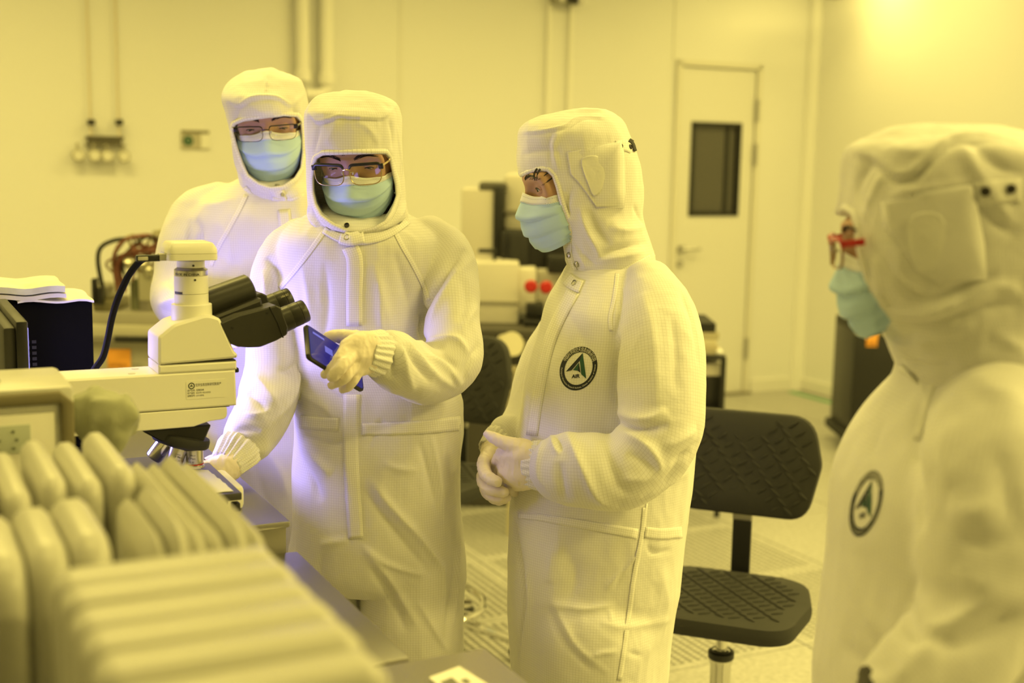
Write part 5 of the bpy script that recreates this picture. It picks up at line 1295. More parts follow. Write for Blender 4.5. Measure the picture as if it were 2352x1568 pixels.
def hand(name, chains, parent, k=.004, kf=.0015, h=.0022, label=None):
    """chains: first the palm masses, then the digits; all in (px, py, depth, radius px)"""
    palm = [chain([C4(*q) for q in c], 4) for c in chains[0]]; digs = [chain([C4(*q) for q in c], 4) for c in chains[1]]
    def f(p):
        d = palm[0](p)
        for q in palm[1:]: d = smin(d, q(p), .012)
        g = None
        for q in digs:
            e = q(p); g = e if g is None else smin(g, e, kf)
        return smin(d, g, k)
    allp = np.array([C4(*q) for c in chains[0] + chains[1] for q in c]); pad = float(allp[:, 3].max()) + .012
    V, Q = surface(f, allp[:, :3].min(0) - pad, allp[:, :3].max(0) + pad, h); V = relax(V, Q, 2, .5); N = vnormals(V, Q)
    D = .0007 * (1 - 2 * np.abs(vnoise(V * 90, 4))) + .0005 * (1 - 2 * np.abs(vnoise(V * np.array([150, 150, 60]), 6)))
    V = V + N * D[:, None]
    return link(name, mesh_np(name, V, Q), M_glove, parent, True)
def gather(ch, s0, s1, n, amp):
    """pleats around a sleeve between two arc lengths measured from its end"""
    tot = ch.L[-1]
    def g(V, N):
        d, s_, bi = ch(V, True); e = tot - s_; m = (np.abs(d) < .03)
        w = np.clip(1 - np.abs((e - (s0 + s1) / 2) / ((s1 - s0) / 2)) ** 4, 0, 1) * m
        if not w.any(): return np.zeros(len(V))
        th = ch.uv(V)[:, 0] / float(np.mean(ch.c[:, 3])); return amp * w * np.sin(th * n + 2 * np.sin(th * 3.1))
    return g
def cuff(name, p0, p1, r0, r1, parent, pleats=24, amp=.0018, squash=.8, m=None):
    """elastic knit band around a wrist, open at both ends"""
    p0 = np.array(P(*p0)); p1 = np.array(P(*p1)); ax = p1 - p0; L = np.linalg.norm(ax); ax /= L
    x = np.cross(ax, FW); x /= np.linalg.norm(x); y = np.cross(ax, x); n = pleats * 6; V = []; uv = []; prof = ((0, r0 * .93), (.06, r0), (.3, r0 * .97 + r1 * .03), (.6, r0 * .45 + r1 * .55), (.9, r1), (1, r1 * .98), (1.0, r1 * .86), (.8, r1 * .84))
    for t, r in prof:
        for i in range(n):
            a = 2 * pi * i / n; rr = r + amp * (sin(a * pleats + sin(3 * a)) + .5 * sin(a * pleats * .5 + 1)) * (1 if .05 < t < .95 else .5)
            V.append(p0 + ax * (t * L + .0015 * sin(a * 5)) + (x * cos(a) + y * sin(a) * squash) * rr); uv.append((a * r, t * L))
    m_ = len(prof); Q = np.array([(k * n + i, k * n + (i + 1) % n, (k + 1) * n + (i + 1) % n, (k + 1) * n + i) for k in range(m_ - 1) for i in range(n)])
    V = np.array(V); c = V.mean(0)
    if np.mean(np.sum((V[Q[:, 0]] - c) * vnormals(V, Q)[Q[:, 0]], 1)) < 0: Q = Q[:, ::-1]
    return link(name, mesh_np(name, V, Q, np.array(uv)[Q.ravel()]), m or M_fabt, parent, True)
def boots(parent, pts, yawv):
    for x, y in pts:
        d = np.array([*yawv, 0.]); d /= np.linalg.norm(d)
        c = chain([(x, y, .05, .05), *[(x + d[0] * t, y + d[1] * t, .045 - .03 * t, .047 - .02 * t) for t in (.08, .17)], ], 3); c2 = chain([(x, y, .05, .055), (x, y, .2, .066)], 2)
        f = lambda p: np.maximum(smin(c(p), c2(p), .03), .001 - p[:, 2])
        V, Q = surface(f, (x - .26, y - .26, -.02), (x + .26, y + .26, .3), .012); link('boot', mesh_np('boot', V, Q), mat('boot_white', (.8, .79, .75), .5), parent, True)
# ------------------------------------------------------------------ woman in profile
D = 2.40
wm = thing('person', 'person in white cleanroom suit standing in profile with clasped gloved hands and round chest emblem', 'person', (P(1380, 800, D)[0], D, 0))
hd = Head((1229, 434), 2.33, (-cos(radians(12)), -sin(radians(12))), radians(12), 0, .033)
T = loft(rowspx([(570, 1350, 1480, D, .06, 2), (600, 1312, 1505, D, .085, 2), (640, 1288, 1548, D, .13, 2.1), (700, 1252, 1586, D, .172, 2.2), (760, 1237, 1598, D, .186, 2.3), (830, 1217, 1600, D, .19, 2.4), (900, 1205, 1600, D, .185, 2.4), (960, 1197, 1596, D, .18, 2.4), (1050, 1183, 1590, D, .175, 2.4), (1150, 1172, 1580, D, .175, 2.4), (1230, 1169, 1570, D, .18, 2.4), (1300, 1167, 1562, D, .185, 2.4), (1400, 1169, 1547, D, .185, 2.4), (1500, 1174, 1534, D, .18, 2.4), (1570, 1180, 1527, D, .175, 2.4), (1640, 1195, 1515, D, .165, 2.4)]))
arm = chain([C4(1490, 660, 2.30, 62), C4(1508, 720, 2.26, 88), C4(1516, 800, 2.22, 102), C4(1520, 900, 2.19, 102), C4(1512, 1000, 2.17, 96), C4(1440, 1078, 2.16, 90), C4(1350, 1080, 2.17, 89), C4(1296, 1077, 2.20, 82), C4(1289, 1075, 2.205, 60), C4(1280, 1073, 2.21, 36), C4(1272, 1071, 2.215, 12)])
farm = chain([C4(1330, 720, 2.52, 70), C4(1262, 850, 2.53, 72), C4(1225, 950, 2.5, 62), C4(1186, 992, 2.465, 47), C4(1166, 997, 2.445, 45), C4(1162, 1000, 2.44, 30), C4(1158, 1003, 2.437, 10)])
xl, xr = P(1180, 1500, D)[0], P(1530, 1500, D)[0]; xm = (xl + xr) / 2
legs = [chain([(xm + dx, D + s_ * .095, .60, .125), (xm + dx, D + s_ * .1, .35, .115), (xm + dx + .01, D + s_ * .1, .14, .09)], 4) for s_, dx in ((-1, .0), (1, -.01))]
for q in legs: q.uv = T.uv
st = [([(1424, 770), (1414, 830), (1413, 900), (1420, 948)], 9, -14),
      ([(1418, 968), (1450, 981), (1490, 984), (1535, 975)], 9, -13), ([(1418, 946), (1460, 962), (1500, 958), (1530, 940)], 13, 9),
      ([(1430, 990), (1480, 1018), (1512, 1060), (1512, 1092)], 12, 9), ([(1512, 1092), (1470, 1100), (1424, 1100)], 12, 6), ([(1440, 1040), (1480, 1062), (1500, 1085)], 14, -7),
      ([(1600, 985), (1560, 1010), (1525, 1030)], 14, 8), ([(1590, 1040), (1540, 1060)], 10, -6), ([(1606, 1010), (1570, 1050), (1530, 1105), (1470, 1140)], 16, -8), ([(1580, 1085), (1520, 1120), (1470, 1148)], 14, 6),
      ([(1300, 992), (1316, 1026), (1340, 1080), (1372, 1140), (1412, 1166)], 13, 9), ([(1278, 1002), (1286, 1022), (1294, 1036)], 6, -5), ([(1264, 996), (1276, 1030), (1284, 1044)], 6, 6),
      ([(1390, 1010), (1400, 1060), (1420, 1110), (1440, 1140)], 16, -9), ([(1250, 1010), (1240, 1050), (1238, 1090), (1262, 1128)], 9, 6), ([(1284, 1060), (1290, 1110), (1300, 1150)], 14, -8),
      ([(1478, 672), (1500, 760), (1508, 860), (1506, 930)], 18, 6), ([(1560, 660), (1590, 740), (1604, 840)], 10, -5), ([(1540, 720), (1552, 800), (1550, 900)], 14, -5),
      ([(1484, 1243), (1440, 1300), (1392, 1352)], 5, 5), ([(1466, 1262), (1430, 1310), (1412, 1352)], 4, -4), ([(1485, 1250), (1500, 1268), (1540, 1262)], 6, -5),
      ([(1262, 1382), (1305, 1392), (1345, 1398), (1412, 1388)], 11, 7), ([(1258, 1392), (1285, 1450), (1310, 1490), (1360, 1540)], 8, -6), ([(1275, 1385), (1300, 1440), (1330, 1490), (1400, 1545)], 9, 5),
      ([(1362, 1506), (1385, 1499), (1416, 1494)], 5, 5), ([(1440, 1496), (1458, 1502), (1474, 1506)], 4, -4), ([(1400, 1398), (1404, 1430)], 4, 3),
      ([(1182, 1180), (1190, 1260), (1200, 1330), (1206, 1390), (1196, 1470), (1186, 1560)], 10, -14), ([(1210, 1300), (1215, 1370), (1206, 1440), (1196, 1520)], 12, 8), ([(1300, 1260), (1320, 1330), (1300, 1400)], 22, -6), ([(1270, 1250), (1262, 1340)], 16, 5), ([(1505, 1290), (1530, 1380), (1500, 1470), (1450, 1560)], 22, 5), ([(1380, 1430), (1440, 1440), (1540, 1420)], 12, 5),
      ([(1290, 700), (1330, 760), (1360, 830)], 20, -4), ([(1260, 760), (1250, 860), (1240, 960)], 12, 4), ([(1420, 660), (1416, 720), (1412, 770)], 8, 5)]
zb = P(1380, 1215, D)[2]
cv, bv, _ = cloth('coverall', [T, arm, farm] + legs, .008, .0042, wm, st, 1230, (.0022, 15), None, (P(1080, 900, 2.4)[0], 2.02, .12), (P(1650, 900, 2.2)[0] + .03, 2.70, P(1400, 560, D)[2] + .03), seed=2)
hr = rowspx([(640, 1305, 1500, D, .085, 2.1), (618, 1303, 1504, D, .095, 2.1), (590, 1292, 1505, D, .1, 2.1), (560, 1288, 1496, D, .1, 2.1), (525, 1262, 1484, D, .098, 2.1), (490, 1225, 1476, D, .098, 2.1), (450, 1202, 1477, D, .1, 2.2), (410, 1191, 1475, D, .102, 2.2), (370, 1187, 1468, D, .102, 2.3), (335, 1188, 1455, D, .102, 2.3), (305, 1190, 1442, D, .1, 2.4), (285, 1205, 1434, D, .085, 2.4), (270, 1238, 1424, D, .064, 2.3), (259, 1278, 1410, D, .045, 2.2), (252, 1312, 1394, D, .04, 2), (248.5, 1335, 1375, D, .012, 2)])
poly = [(1130, 470), (1150, 408), (1193, 406), (1231, 393), (1256, 393), (1268, 404), (1277, 430), (1285, 462), (1296, 494), (1304, 520), (1303, 545), (1294, 570), (1302, 600), (1262, 640), (1130, 660)]
hst = [([(1192, 305), (1226, 303), (1262, 298), (1300, 288), (1320, 275), (1350, 268), (1385, 272), (1402, 258)], 3.2, 4.5), ([(1192, 311), (1226, 309), (1262, 304), (1300, 294), (1322, 281), (1352, 274), (1386, 278)], 3.2, -4),
       ([(1285, 395), (1270, 340), (1285, 300)], 7, 5), ([(1268, 380), (1262, 330), (1270, 300)], 7, -4), ([(1200, 355), (1250, 345), (1290, 352)], 8, -4), 
       ([(1318, 425), (1300, 470), (1310, 500)], 8, -5), ([(1330, 470), (1345, 520), (1365, 560), (1380, 590)], 9, 7), ([(1350, 480), (1372, 530), (1400, 565)], 10, -7), ([(1378, 586), (1420, 572), (1470, 560), (1500, 548)], 10, -9), ([(1376, 600), (1430, 588), (1500, 572)], 7, 6), ([(1400, 520), (1440, 530), (1480, 520)], 12, 6), ([(1452, 470), (1470, 500), (1490, 530)], 7, -5), ([(1320, 560), (1345, 590), (1370, 612)], 7, -5), ([(1310, 545), (1330, 580), (1350, 620)], 6, 4)]
ho, bh = hood(hd, hr, poly, True, wm, hst, .0036, 1230, seed=5)
make_face(hd, wm, radians(16), radians(34), only=1, brow_up=.002)
hair_strands(hd, wm, [(.056, .06, .060, .018, 18, .006), (.045, .062, .056, .016, 15, .008), (.03, .062, .044, .019, 10, .008), (.012, .062, .03, .024, 8, .008), (.060, .055, .064, .006, 10, .004)], 3)
make_mask(hd, wm, top=-.010, bot=-.122, fc=.001, wrap=.08, wid=.070, chin=.018, low=.004, loops=False)
# panels, tabs, fasteners
patch('ear_panel', bh, [(1302, 348), (1365, 338), (1428, 322), (1436, 360), (1437, 440), (1434, 478), (1370, 478), (1345, 440), (1330, 420), (1310, 400)], ho, M_fab, .0030)
patch('ear_mesh', bh, catmull([(1340, 362), (1368, 357), (1390, 372), (1396, 405), (1384, 432), (1364, 451), (1350, 420), (1336, 380)], 3, True), ho, fabric('ear_knit', .0028, .2, .12, (.78, .77, .73)), .0046)
strip('back_strap', bh, [(1414, 336), (1436, 334), (1452, 340)], 26, ho, M_fabt, .003)
for q in ((1424, 336), (1446, 338)): snap(bh, *q, ho, .0048, mat('snap_dark', (.06, .055, .05), .4, .6))
strip('strap_loop', bh, [(1443, 322), (1452, 330), (1458, 348)], 8, ho, M_blk2, .005)
strip('neck_flap', bh, [(1306, 548), (1304, 590), (1314, 628), (1324, 652)], [14, 40], ho, M_fabt, .0016)
strip('collar_band', bh, [(1302, 645), (1340, 652), (1385, 645), (1440, 622), (1504, 588)], 20, ho, M_fabt, .002)
for q in ((1308, 586), (1325, 606)): snap(bh, *q, ho, .0058)
strip('zip_placket', bv, [(1318, 668), (1290, 720), (1264, 780), (1246, 850), (1232, 930), (1222, 1000)], [30, 26], cv, M_fabt, .0022)
strip('collar_tab', bv, [(1303, 640), (1318, 652), (1336, 660)], 30, cv, M_fabt, .004); snap(bv, 1320, 651, cv, .0062)
strip('shoulder_tape', bv, [(1418, 628), (1412, 680), (1402, 730), (1404, 760)], 9, cv, M_fabt, .0016)
strip('waist_band', bv, [(1192, 1184), (1240, 1188), (1290, 1196), (1380, 1211), (1464, 1226)], [13, 24], cv, M_fabt, .0022, 4, 6, .0005)
strip('waist_band', bv, [(1480, 1222), (1520, 1226), (1566, 1222)], 26, cv, M_fabt, .0022, 4, 6, .0005)
strip('side_tape', bv, [(1482, 1155), (1476, 1215), (1470, 1250), (1455, 1330), (1446, 1400), (1432, 1500), (1422, 1562)], 11, cv, M_fabt, .0018, 3, 6, .0004)
badge(bv, (1329, 846), (43, -4), (4, -50), cv)
# gloved hands
cuff('cuff', (1246, 1068, 2.243), (1207, 1067, 2.252), 58 * 2.25 / FPX, 52 * 2.25 / FPX, cv, 22, .0015, .72)
cuff('cuff', (1152, 1005, 2.43), (1124, 1036, 2.395), 40 * 2.4 / FPX, 32 * 2.4 / FPX, cv, 18, .0013, .8)
hand('glove', [[[(1216, 1050, 2.25, 34), (1190, 1046, 2.255, 32), (1160, 1046, 2.275, 24)], [(1216, 1082, 2.25, 36), (1190, 1084, 2.255, 33), (1166, 1086, 2.275, 24)], [(1208, 1100, 2.26, 26), (1188, 1112, 2.275, 16)]],
     [[(1158, 1046, 2.275, 16), (1142, 1058, 2.30, 14), (1144, 1088, 2.33, 12.5), (1158, 1096, 2.345, 11)], [(1160, 1070, 2.28, 16), (1148, 1084, 2.305, 14), (1152, 1108, 2.335, 12.5), (1166, 1112, 2.35, 11)], [(1166, 1090, 2.28, 15), (1158, 1104, 2.305, 13.5), (1164, 1122, 2.33, 12), (1178, 1124, 2.34, 10.5)], [(1176, 1106, 2.28, 13), (1172, 1118, 2.3, 12), (1180, 1130, 2.32, 10.5), (1192, 1128, 2.33, 9.5)],
      [(1205, 1032, 2.25, 25), (1178, 1022, 2.25, 19), (1152, 1014, 2.255, 15.5), (1134, 1005, 2.262, 14), (1119, 997, 2.27, 9.5)]]], wm)
hand('glove', [[[(1132, 1028, 2.40, 27), (1128, 1052, 2.37, 26), (1128, 1085, 2.36, 24)], [(1130, 1090, 2.36, 22), (1132, 1112, 2.36, 19)]],
     [[(1124, 1040, 2.35, 16), (1110, 1062, 2.31, 15), (1115, 1086, 2.272, 14.5), (1128, 1100, 2.252, 14), (1142, 1106, 2.245, 12.5)], [(1120, 1075, 2.345, 16), (1108, 1098, 2.31, 14.5), (1118, 1120, 2.275, 14), (1138, 1126, 2.262, 13.5), (1158, 1130, 2.258, 12)],
      [(1124, 1098, 2.35, 15), (1114, 1122, 2.32, 13.5), (1130, 1140, 2.285, 13), (1150, 1143, 2.275, 12.5), (1164, 1142, 2.275, 11)], [(1130, 1110, 2.36, 13), (1126, 1136, 2.34, 12), (1142, 1149, 2.31, 11), (1160, 1148, 2.30, 9.5)], [(1142, 1044, 2.37, 16), (1156, 1060, 2.34, 14), (1162, 1080, 2.33, 12)]]], wm)
boots(wm, [(xm, D - .1), (xm - .01, D + .1)], (-1, -.2))
# ------------------------------------------------------------------ man holding the phone
D = 2.42
pm = thing('person', 'person in white cleanroom suit with black browline glasses, looking down while holding a phone', 'person', (P(870, 900, D)[0], D, 0))
hd = Head((804, 382), 2.315, (-.15, -.99), radians(20), radians(2.5), 0)
T = loft(rowspx([(470, 742, 900, D + .02, .07, 2), (492, 712, 942, D + .01, .1, 2), (515, 676, 985, D, .125, 2.1), (545, 648, 1022, D, .145, 2.2), (590, 642, 1026, D, .148, 2.2), (660, 654, 1002, D, .146, 2.2), (740, 664, 992, D, .146, 2.3), (820, 672, 1010, D, .15, 2.4), (900, 678, 1056, D, .155, 2.4), (985, 682, 1062, D, .155, 2.4), (1060, 679, 1058, D, .16, 2.4), (1150, 678, 1058, D, .16, 2.4), (1230, 678, 1066, D, .16, 2.4), (1290, 680, 1070, D, .15, 2.4), (1330, 690, 1066, D, .12, 2.3)]))
def zat(py): return P(870, py, D)[2]
X = lambda px: P(px, 1400, D)[0]
lr = [(X(946), D, zat(1180), .062, .1, 2.2), (X(948), D, zat(1260), .094, .14, 2.3), (X(949), D, zat(1340), .102, .14, 2.3), (X(950), D - .01, zat(1420), .102, .135, 2.3), (X(950), D, .42, .098, .13, 2.2), (X(950), D, .25, .09, .12, 2.2), (X(950), D, .12, .075, .1, 2.1)]
ll = [(X(742), D + .02, zat(1180), .05, .1, 2.2), (X(744), D + .02, zat(1260), .068, .13, 2.3), (X(750), D + .02, zat(1340), .07, .13, 2.3), (X(752), D + .02, zat(1420), .07, .125, 2.3), (X(755), D + .02, .42, .07, .12, 2.2), (X(755), D + .02, .12, .06, .1, 2.1)]
legs = [loft(lr), loft(ll)]
arm = chain([C4(985, 545, 2.42, 50), C4(1024, 590, 2.40, 64), C4(1036, 660, 2.35, 64), C4(1040, 740, 2.31, 64), C4(1036, 822, 2.28, 72), C4(985, 858, 2.25, 72), C4(935, 846, 2.18, 66), C4(898, 822, 2.12, 62), C4(892, 818, 2.113, 46), C4(885, 815, 2.105, 26), C4(880, 813, 2.1, 8)])
rarm = chain([C4(690, 548, 2.43, 48), C4(652, 600, 2.42, 62), C4(632, 690, 2.38, 62), C4(628, 780, 2.35, 64), C4(628, 860, 2.33, 68), C4(606, 940, 2.27, 66), C4(574, 1000, 2.215, 60), C4(569, 1008, 2.205, 44), C4(564, 1014, 2.2, 24), C4(561, 1018, 2.195, 8)])
st = [([(1078, 556), (1030, 620), (990, 680), (970, 740), (966, 775)], 9, -13), ([(1088, 590), (1040, 640), (1005, 700), (985, 745)], 12, 7), ([(966, 772), (985, 790), (1020, 800)], 8, -9),
      ([(958, 790), (990, 782), (1040, 776), (1060, 790), (1075, 815)], 8, 8), ([(975, 812), (1010, 830), (1040, 860), (1060, 885)], 10, 7), ([(985, 800), (1020, 822), (1050, 850)], 7, -6), ([(930, 780), (960, 815), (1000, 860), (1050, 895)], 9, 7), ([(922, 790), (950, 830), (990, 880)], 8, -7),
      ([(905, 772), (925, 800), (932, 850), (950, 900)], 10, 7), ([(895, 800), (902, 835), (898, 870)], 9, -9), ([(880, 760), (905, 775), (930, 800)], 8, -5), ([(1098, 700), (1070, 740), (1060, 770)], 10, 5), ([(1060, 640), (1070, 690), (1055, 740)], 12, -5), ([(1100, 790), (1075, 830), (1060, 880)], 8, -5),
      ([(612, 590), (634, 620), (642, 660), (640, 720)], 10, -10), ([(604, 620), (610, 660), (606, 700)], 8, 6), ([(648, 640), (668, 700), (676, 760)], 14, 6), ([(690, 590), (705, 650), (712, 720), (700, 800)], 14, 5), ([(745, 600), (752, 700), (740, 800)], 14, -5), ([(860, 600), (880, 690), (900, 760)], 16, 5), ([(905, 580), (930, 660), (950, 740)], 14, -5), ([(870, 640), (872, 720), (880, 760)], 10, 4),
      ([(680, 830), (660, 850), (640, 850)], 9, -8), ([(690, 820), (682, 870), (660, 930), (610, 985)], 11, 7), ([(560, 850), (600, 880), (640, 940)], 12, 6), ([(570, 900), (600, 930), (610, 960)], 10, -7), ([(560, 950), (590, 955), (620, 940)], 9, 6), ([(540, 990), (570, 985), (600, 990)], 8, -6),
      ([(846, 1095), (900, 1165), (960, 1230), (1005, 1290), (1016, 1330), (1018, 1420)], 10, 9), ([(836, 1120), (880, 1190), (940, 1260), (990, 1320)], 12, -7), ([(830, 1250), (880, 1290), (930, 1310), (980, 1320)], 7, 6), ([(835, 1262), (880, 1310), (920, 1370), (960, 1440)], 10, 6), ([(850, 1300), (900, 1370), (930, 1450)], 10, -7), ([(990, 1000), (1005, 1080), (1015, 1160), (1020, 1240)], 9, 5), ([(960, 1010), (985, 1090), (1005, 1180)], 9, -5), ([(880, 1060), (910, 1075), (960, 1080)], 8, 4), ([(1030, 1180), (1045, 1280), (1035, 1380), (1020, 1480)], 12, -6), ([(1058, 1230), (1050, 1330), (1040, 1440)], 8, 6), ([(960, 1380), (1000, 1450), (1030, 1500)], 9, 6),
      ([(735, 1250), (760, 1245), (800, 1240)], 9, 7), ([(740, 1270), (735, 1330), (750, 1400)], 10, -6), ([(700, 1020), (730, 1060), (760, 1090)], 12, 6), ([(690, 1040), (720, 1100), (740, 1150)], 12, -6), ([(700, 1000), (760, 1020), (800, 1010)], 8, -5), ([(880, 960), (860, 1000), (842, 1030)], 7, -4), ([(690, 900), (740, 930), (780, 960)], 14, 5), ([(720, 860), (760, 900), (800, 920)], 12, -4)]
cv, bv, _ = cloth('coverall', [T, arm, rarm] + legs, .007, .0042, pm, st, 1200, (.0022, 15), None, (P(460, 900, 2.2)[0], 1.98, .10), (P(1125, 900, 2.4)[0], 2.66, P(800, 470, D)[2] + .04), seed=12)
dh = 2.40
hr = rowspx([(545, 706, 950, dh + .02, .115, 2.2), (525, 712, 946, dh + .01, .125, 2.2), (500, 716, 940, dh, .125, 2.2), (470, 713, 932, dh, .122, 2.2), (440, 711, 930, dh, .118, 2.2), (400, 709, 926, dh, .118, 2.2), (365, 707, 922, dh, .118, 2.2), (330, 705, 920, dh, .118, 2.3), (290, 704, 920, dh, .115, 2.4), (266, 705, 919, dh, .112, 2.6), (250, 709, 915, dh, .092, 2.5), (236, 716, 909, dh, .072, 2.5), (224, 730, 896, dh, .054, 2.3), (215, 754, 874, dh, .036, 2.1), (210.5, 785, 845, dh, .02, 2)])
poly = [(720, 385), (727, 364), (742, 356), (800, 354), (860, 353), (886, 353), (896, 363), (903, 395), (910, 425), (912, 450), (904, 472), (896, 488), (884, 506), (858, 520), (828, 528), (798, 526), (764, 512), (738, 492), (724, 468), (717, 440), (716, 410)]
hst = [([(707, 258), (718, 270), (730, 279), (758, 273), (778, 266), (800, 268), (850, 270), (878, 269), (896, 255), (917, 239)], 3.2, 4.5), ([(708, 265), (718, 277), (730, 286), (760, 280), (780, 273), (850, 277), (880, 276), (900, 262)], 3.2, -4),
       ([(735, 290), (728, 320), (722, 350)], 8, -4), ([(780, 275), (765, 300), (750, 330)], 9, 4), ([(820, 275), (850, 300), (870, 330)], 10, 3), ([(890, 275), (900, 310), (898, 345)], 8, -4), ([(912, 290), (915, 340), (920, 400)], 6, 4), ([(718, 470), (724, 500), (745, 525), (790, 540)], 5, -7), ([(712, 465), (716, 500), (738, 532)], 8, 6), ([(930, 455), (925, 480), (900, 510), (850, 535)], 9, 7), ([(915, 470), (900, 500), (880, 515)], 7, -5), ([(938, 500), (900, 530), (850, 548)], 6, -5)]
ho, bh = hood(hd, hr, poly, False, pm, hst, .0036, 1200, seed=15, back=.012)
make_face(hd, pm, radians(38), radians(24), brow_up=-.001)
hair_strands(hd, pm, [(-.006, .055, -.008, .026, 14, .006), (.004, .055, .003, .030, 10, .01), (-.03, .055, -.025, .032, 10, .012), (.055, .05, .062, .03, 14, .006), (-.055, .05, -.064, .02, 14, .005)], 8)
make_mask(hd, pm, top=-.018, bot=-.118, wrap=.062, wid=.0685)
M_gold = mat('gold_wire', (.62, .5, .3), .25, 1.)
glasses(hd, pm, 'black browline glasses with thin gold lower rims', M_blk, M_gold, M_gold, cw=.0285, ch=.0205, cu=-.009, top_r=.0030, low_r=.0009, tend=.048)
# dark inner collar
c0, c1 = hd.w(.008, 0, -.078), hd.w(-.012, 0, -.2)
MB().lathe([(.056, 0), (.072, .004), (.073, .03), (.066, .05)], 32, c0, c1 - c0).obj('inner_collar', mat('black_knit', (.008, .008, .009), .8), pm, True)
strip('zip_placket', bv, [(804, 566), (815, 600), (814, 680), (814, 748)], [38, 36], cv, M_fabt, .0028, 4, 5, .0003)
strip('zip_placket', bv, [(808, 905), (806, 985), (806, 1050), (810, 1120), (815, 1190), (818, 1236)], [36, 34], cv, M_fabt, .0028, 4, 5, .0003)
strip('waist_band', bv, [(690, 968), (735, 972), (778, 974)], 30, cv, M_fabt, .0022, 4, 6, .0007); strip('waist_band', bv, [(832, 986), (900, 984), (980, 980), (1059, 972)], [28, 34], cv, M_fabt, .0022, 4, 6, .0007)
strip('shoulder_tape', bv, [(906, 530), (924, 565), (950, 610), (972, 655), (984, 690)], 11, cv, M_fabt, .0018); strip('shoulder_tape', bv, [(748, 528), (710, 580), (672, 628), (642, 662)], 12, cv, M_fabt, .0018)
bj = joint(ho, cv)
strip('collar_band', bj, [(744, 528), (786, 549), (838, 553), (892, 538), (938, 506)], 18, cv, M_fabt, .004)
strip('collar_tab', bj, [(782, 546), (806, 551), (836, 545)], 28, cv, M_fabt, .008); snap(bj, 798, 547, cv, .0066); snap(bj, 797, 519, ho, .005, mat('snap_dark'))
# hands
cuff('cuff', (876, 813, 2.097), (838, 806, 2.064), 53 * 2.08 / FPX, 45 * 2.08 / FPX, cv, 20, .002, .8)
cuff('cuff', (556, 1024, 2.185), (520, 1068, 2.142), 52 * 2.15 / FPX, 40 * 2.15 / FPX, cv, 20, .002, .8)
hand('glove', [[[(852, 788, 2.07, 26), (825, 788, 2.06, 25), (798, 793, 2.052, 18)], [(850, 815, 2.07, 28), (826, 816, 2.055, 26), (808, 818, 2.045, 18)], [(848, 838, 2.07, 20), (830, 845, 2.06, 18), (820, 850, 2.052, 14)]],
     [[(800, 794, 2.05, 16), (780, 824, 2.03, 14.5), (762, 846, 2.028, 13), (746, 860, 2.04, 10)], [(810, 812, 2.045, 16), (788, 838, 2.018, 15), (770, 858, 2.016, 14.5), (763, 866, 2.022, 12)], [(815, 832, 2.048, 15), (797, 862, 2.03, 13.5), (778, 876, 2.034, 12.5), (762, 884, 2.045, 10)], [(824, 848, 2.055, 13.5), (812, 872, 2.048, 12), (800, 888, 2.05, 11), (787, 894, 2.06, 9.5)],
      [(842, 782, 2.072, 22), (808, 775, 2.085, 18), (775, 772, 2.10, 15.5), (752, 777, 2.112, 13.5), (760, 794, 2.12, 11)]]], pm)
hand('glove', [[[(524, 1066, 2.145, 33), (502, 1078, 2.13, 32), (482, 1084, 2.12, 26)], [(526, 1080, 2.145, 26), (508, 1096, 2.13, 24)]],
     [[(486, 1070, 2.12, 16), (462, 1074, 2.11, 14), (445, 1086, 2.105, 12), (440, 1100, 2.10, 10)], [(484, 1082, 2.115, 16), (462, 1090, 2.10, 14), (450, 1104, 2.095, 11)], [(488, 1094, 2.115, 15), (470, 1106, 2.10, 13), (462, 1120, 2.098, 11)], [(498, 1104, 2.12, 13), (484, 1118, 2.11, 11), (478, 1130, 2.11, 9)], [(512, 1060, 2.15, 17), (488, 1058, 2.15, 14), (470, 1064, 2.145, 11)]]], pm)
boots(pm, [(X(950), D), (X(755), D + .02)], (-.2, -1))
# phone
A0 = P(703, 741, 2.035); Wv = np.array([.0116, -.036, -.0435]); Lv = np.array([.0735, .100, -.071]); Wv = Wv - Lv * (Wv @ Lv) / (Lv @ Lv)
wl, ll_ = .068, .15; ew = Wv / np.linalg.norm(Wv); el = Lv / np.linalg.norm(Lv); en = np.cross(ew, el)
if en @ FW > 0: en = -en
ph = thing('smartphone', 'black smartphone with a glowing blue screen in a gloved hand', 'phone', A0)
fr = (A0, ew, en, el)
MB(fr).prism(rpoly([(0, 0), (wl, 0), (wl, ll_), (0, ll_)], .009, 5), -.0085, 0, .002).obj('case', mat('phone_black', (.012, .012, .013), .25), ph, True)
MB(fr).prism(rpoly([(.003, .005), (wl - .003, .005), (wl - .003, ll_ - .005), (.003, ll_ - .005)], .006, 4), .0, .0006).obj('screen', mat('phone_screen', (.01, .01, .03), .08, emit=(.06, .05, .55), estr=.3), ph, True)
mb = MB(fr); mb.box((.03, .0009, .055), (.012, .0004, .02)); mb.box((.012, .0009, .03), (.004, .0004, .03)); mb.obj('lit_icons', mat('phone_icons', (.02, .02, .05), .2, emit=(.25, .25, 1.0), estr=.6), ph, True)
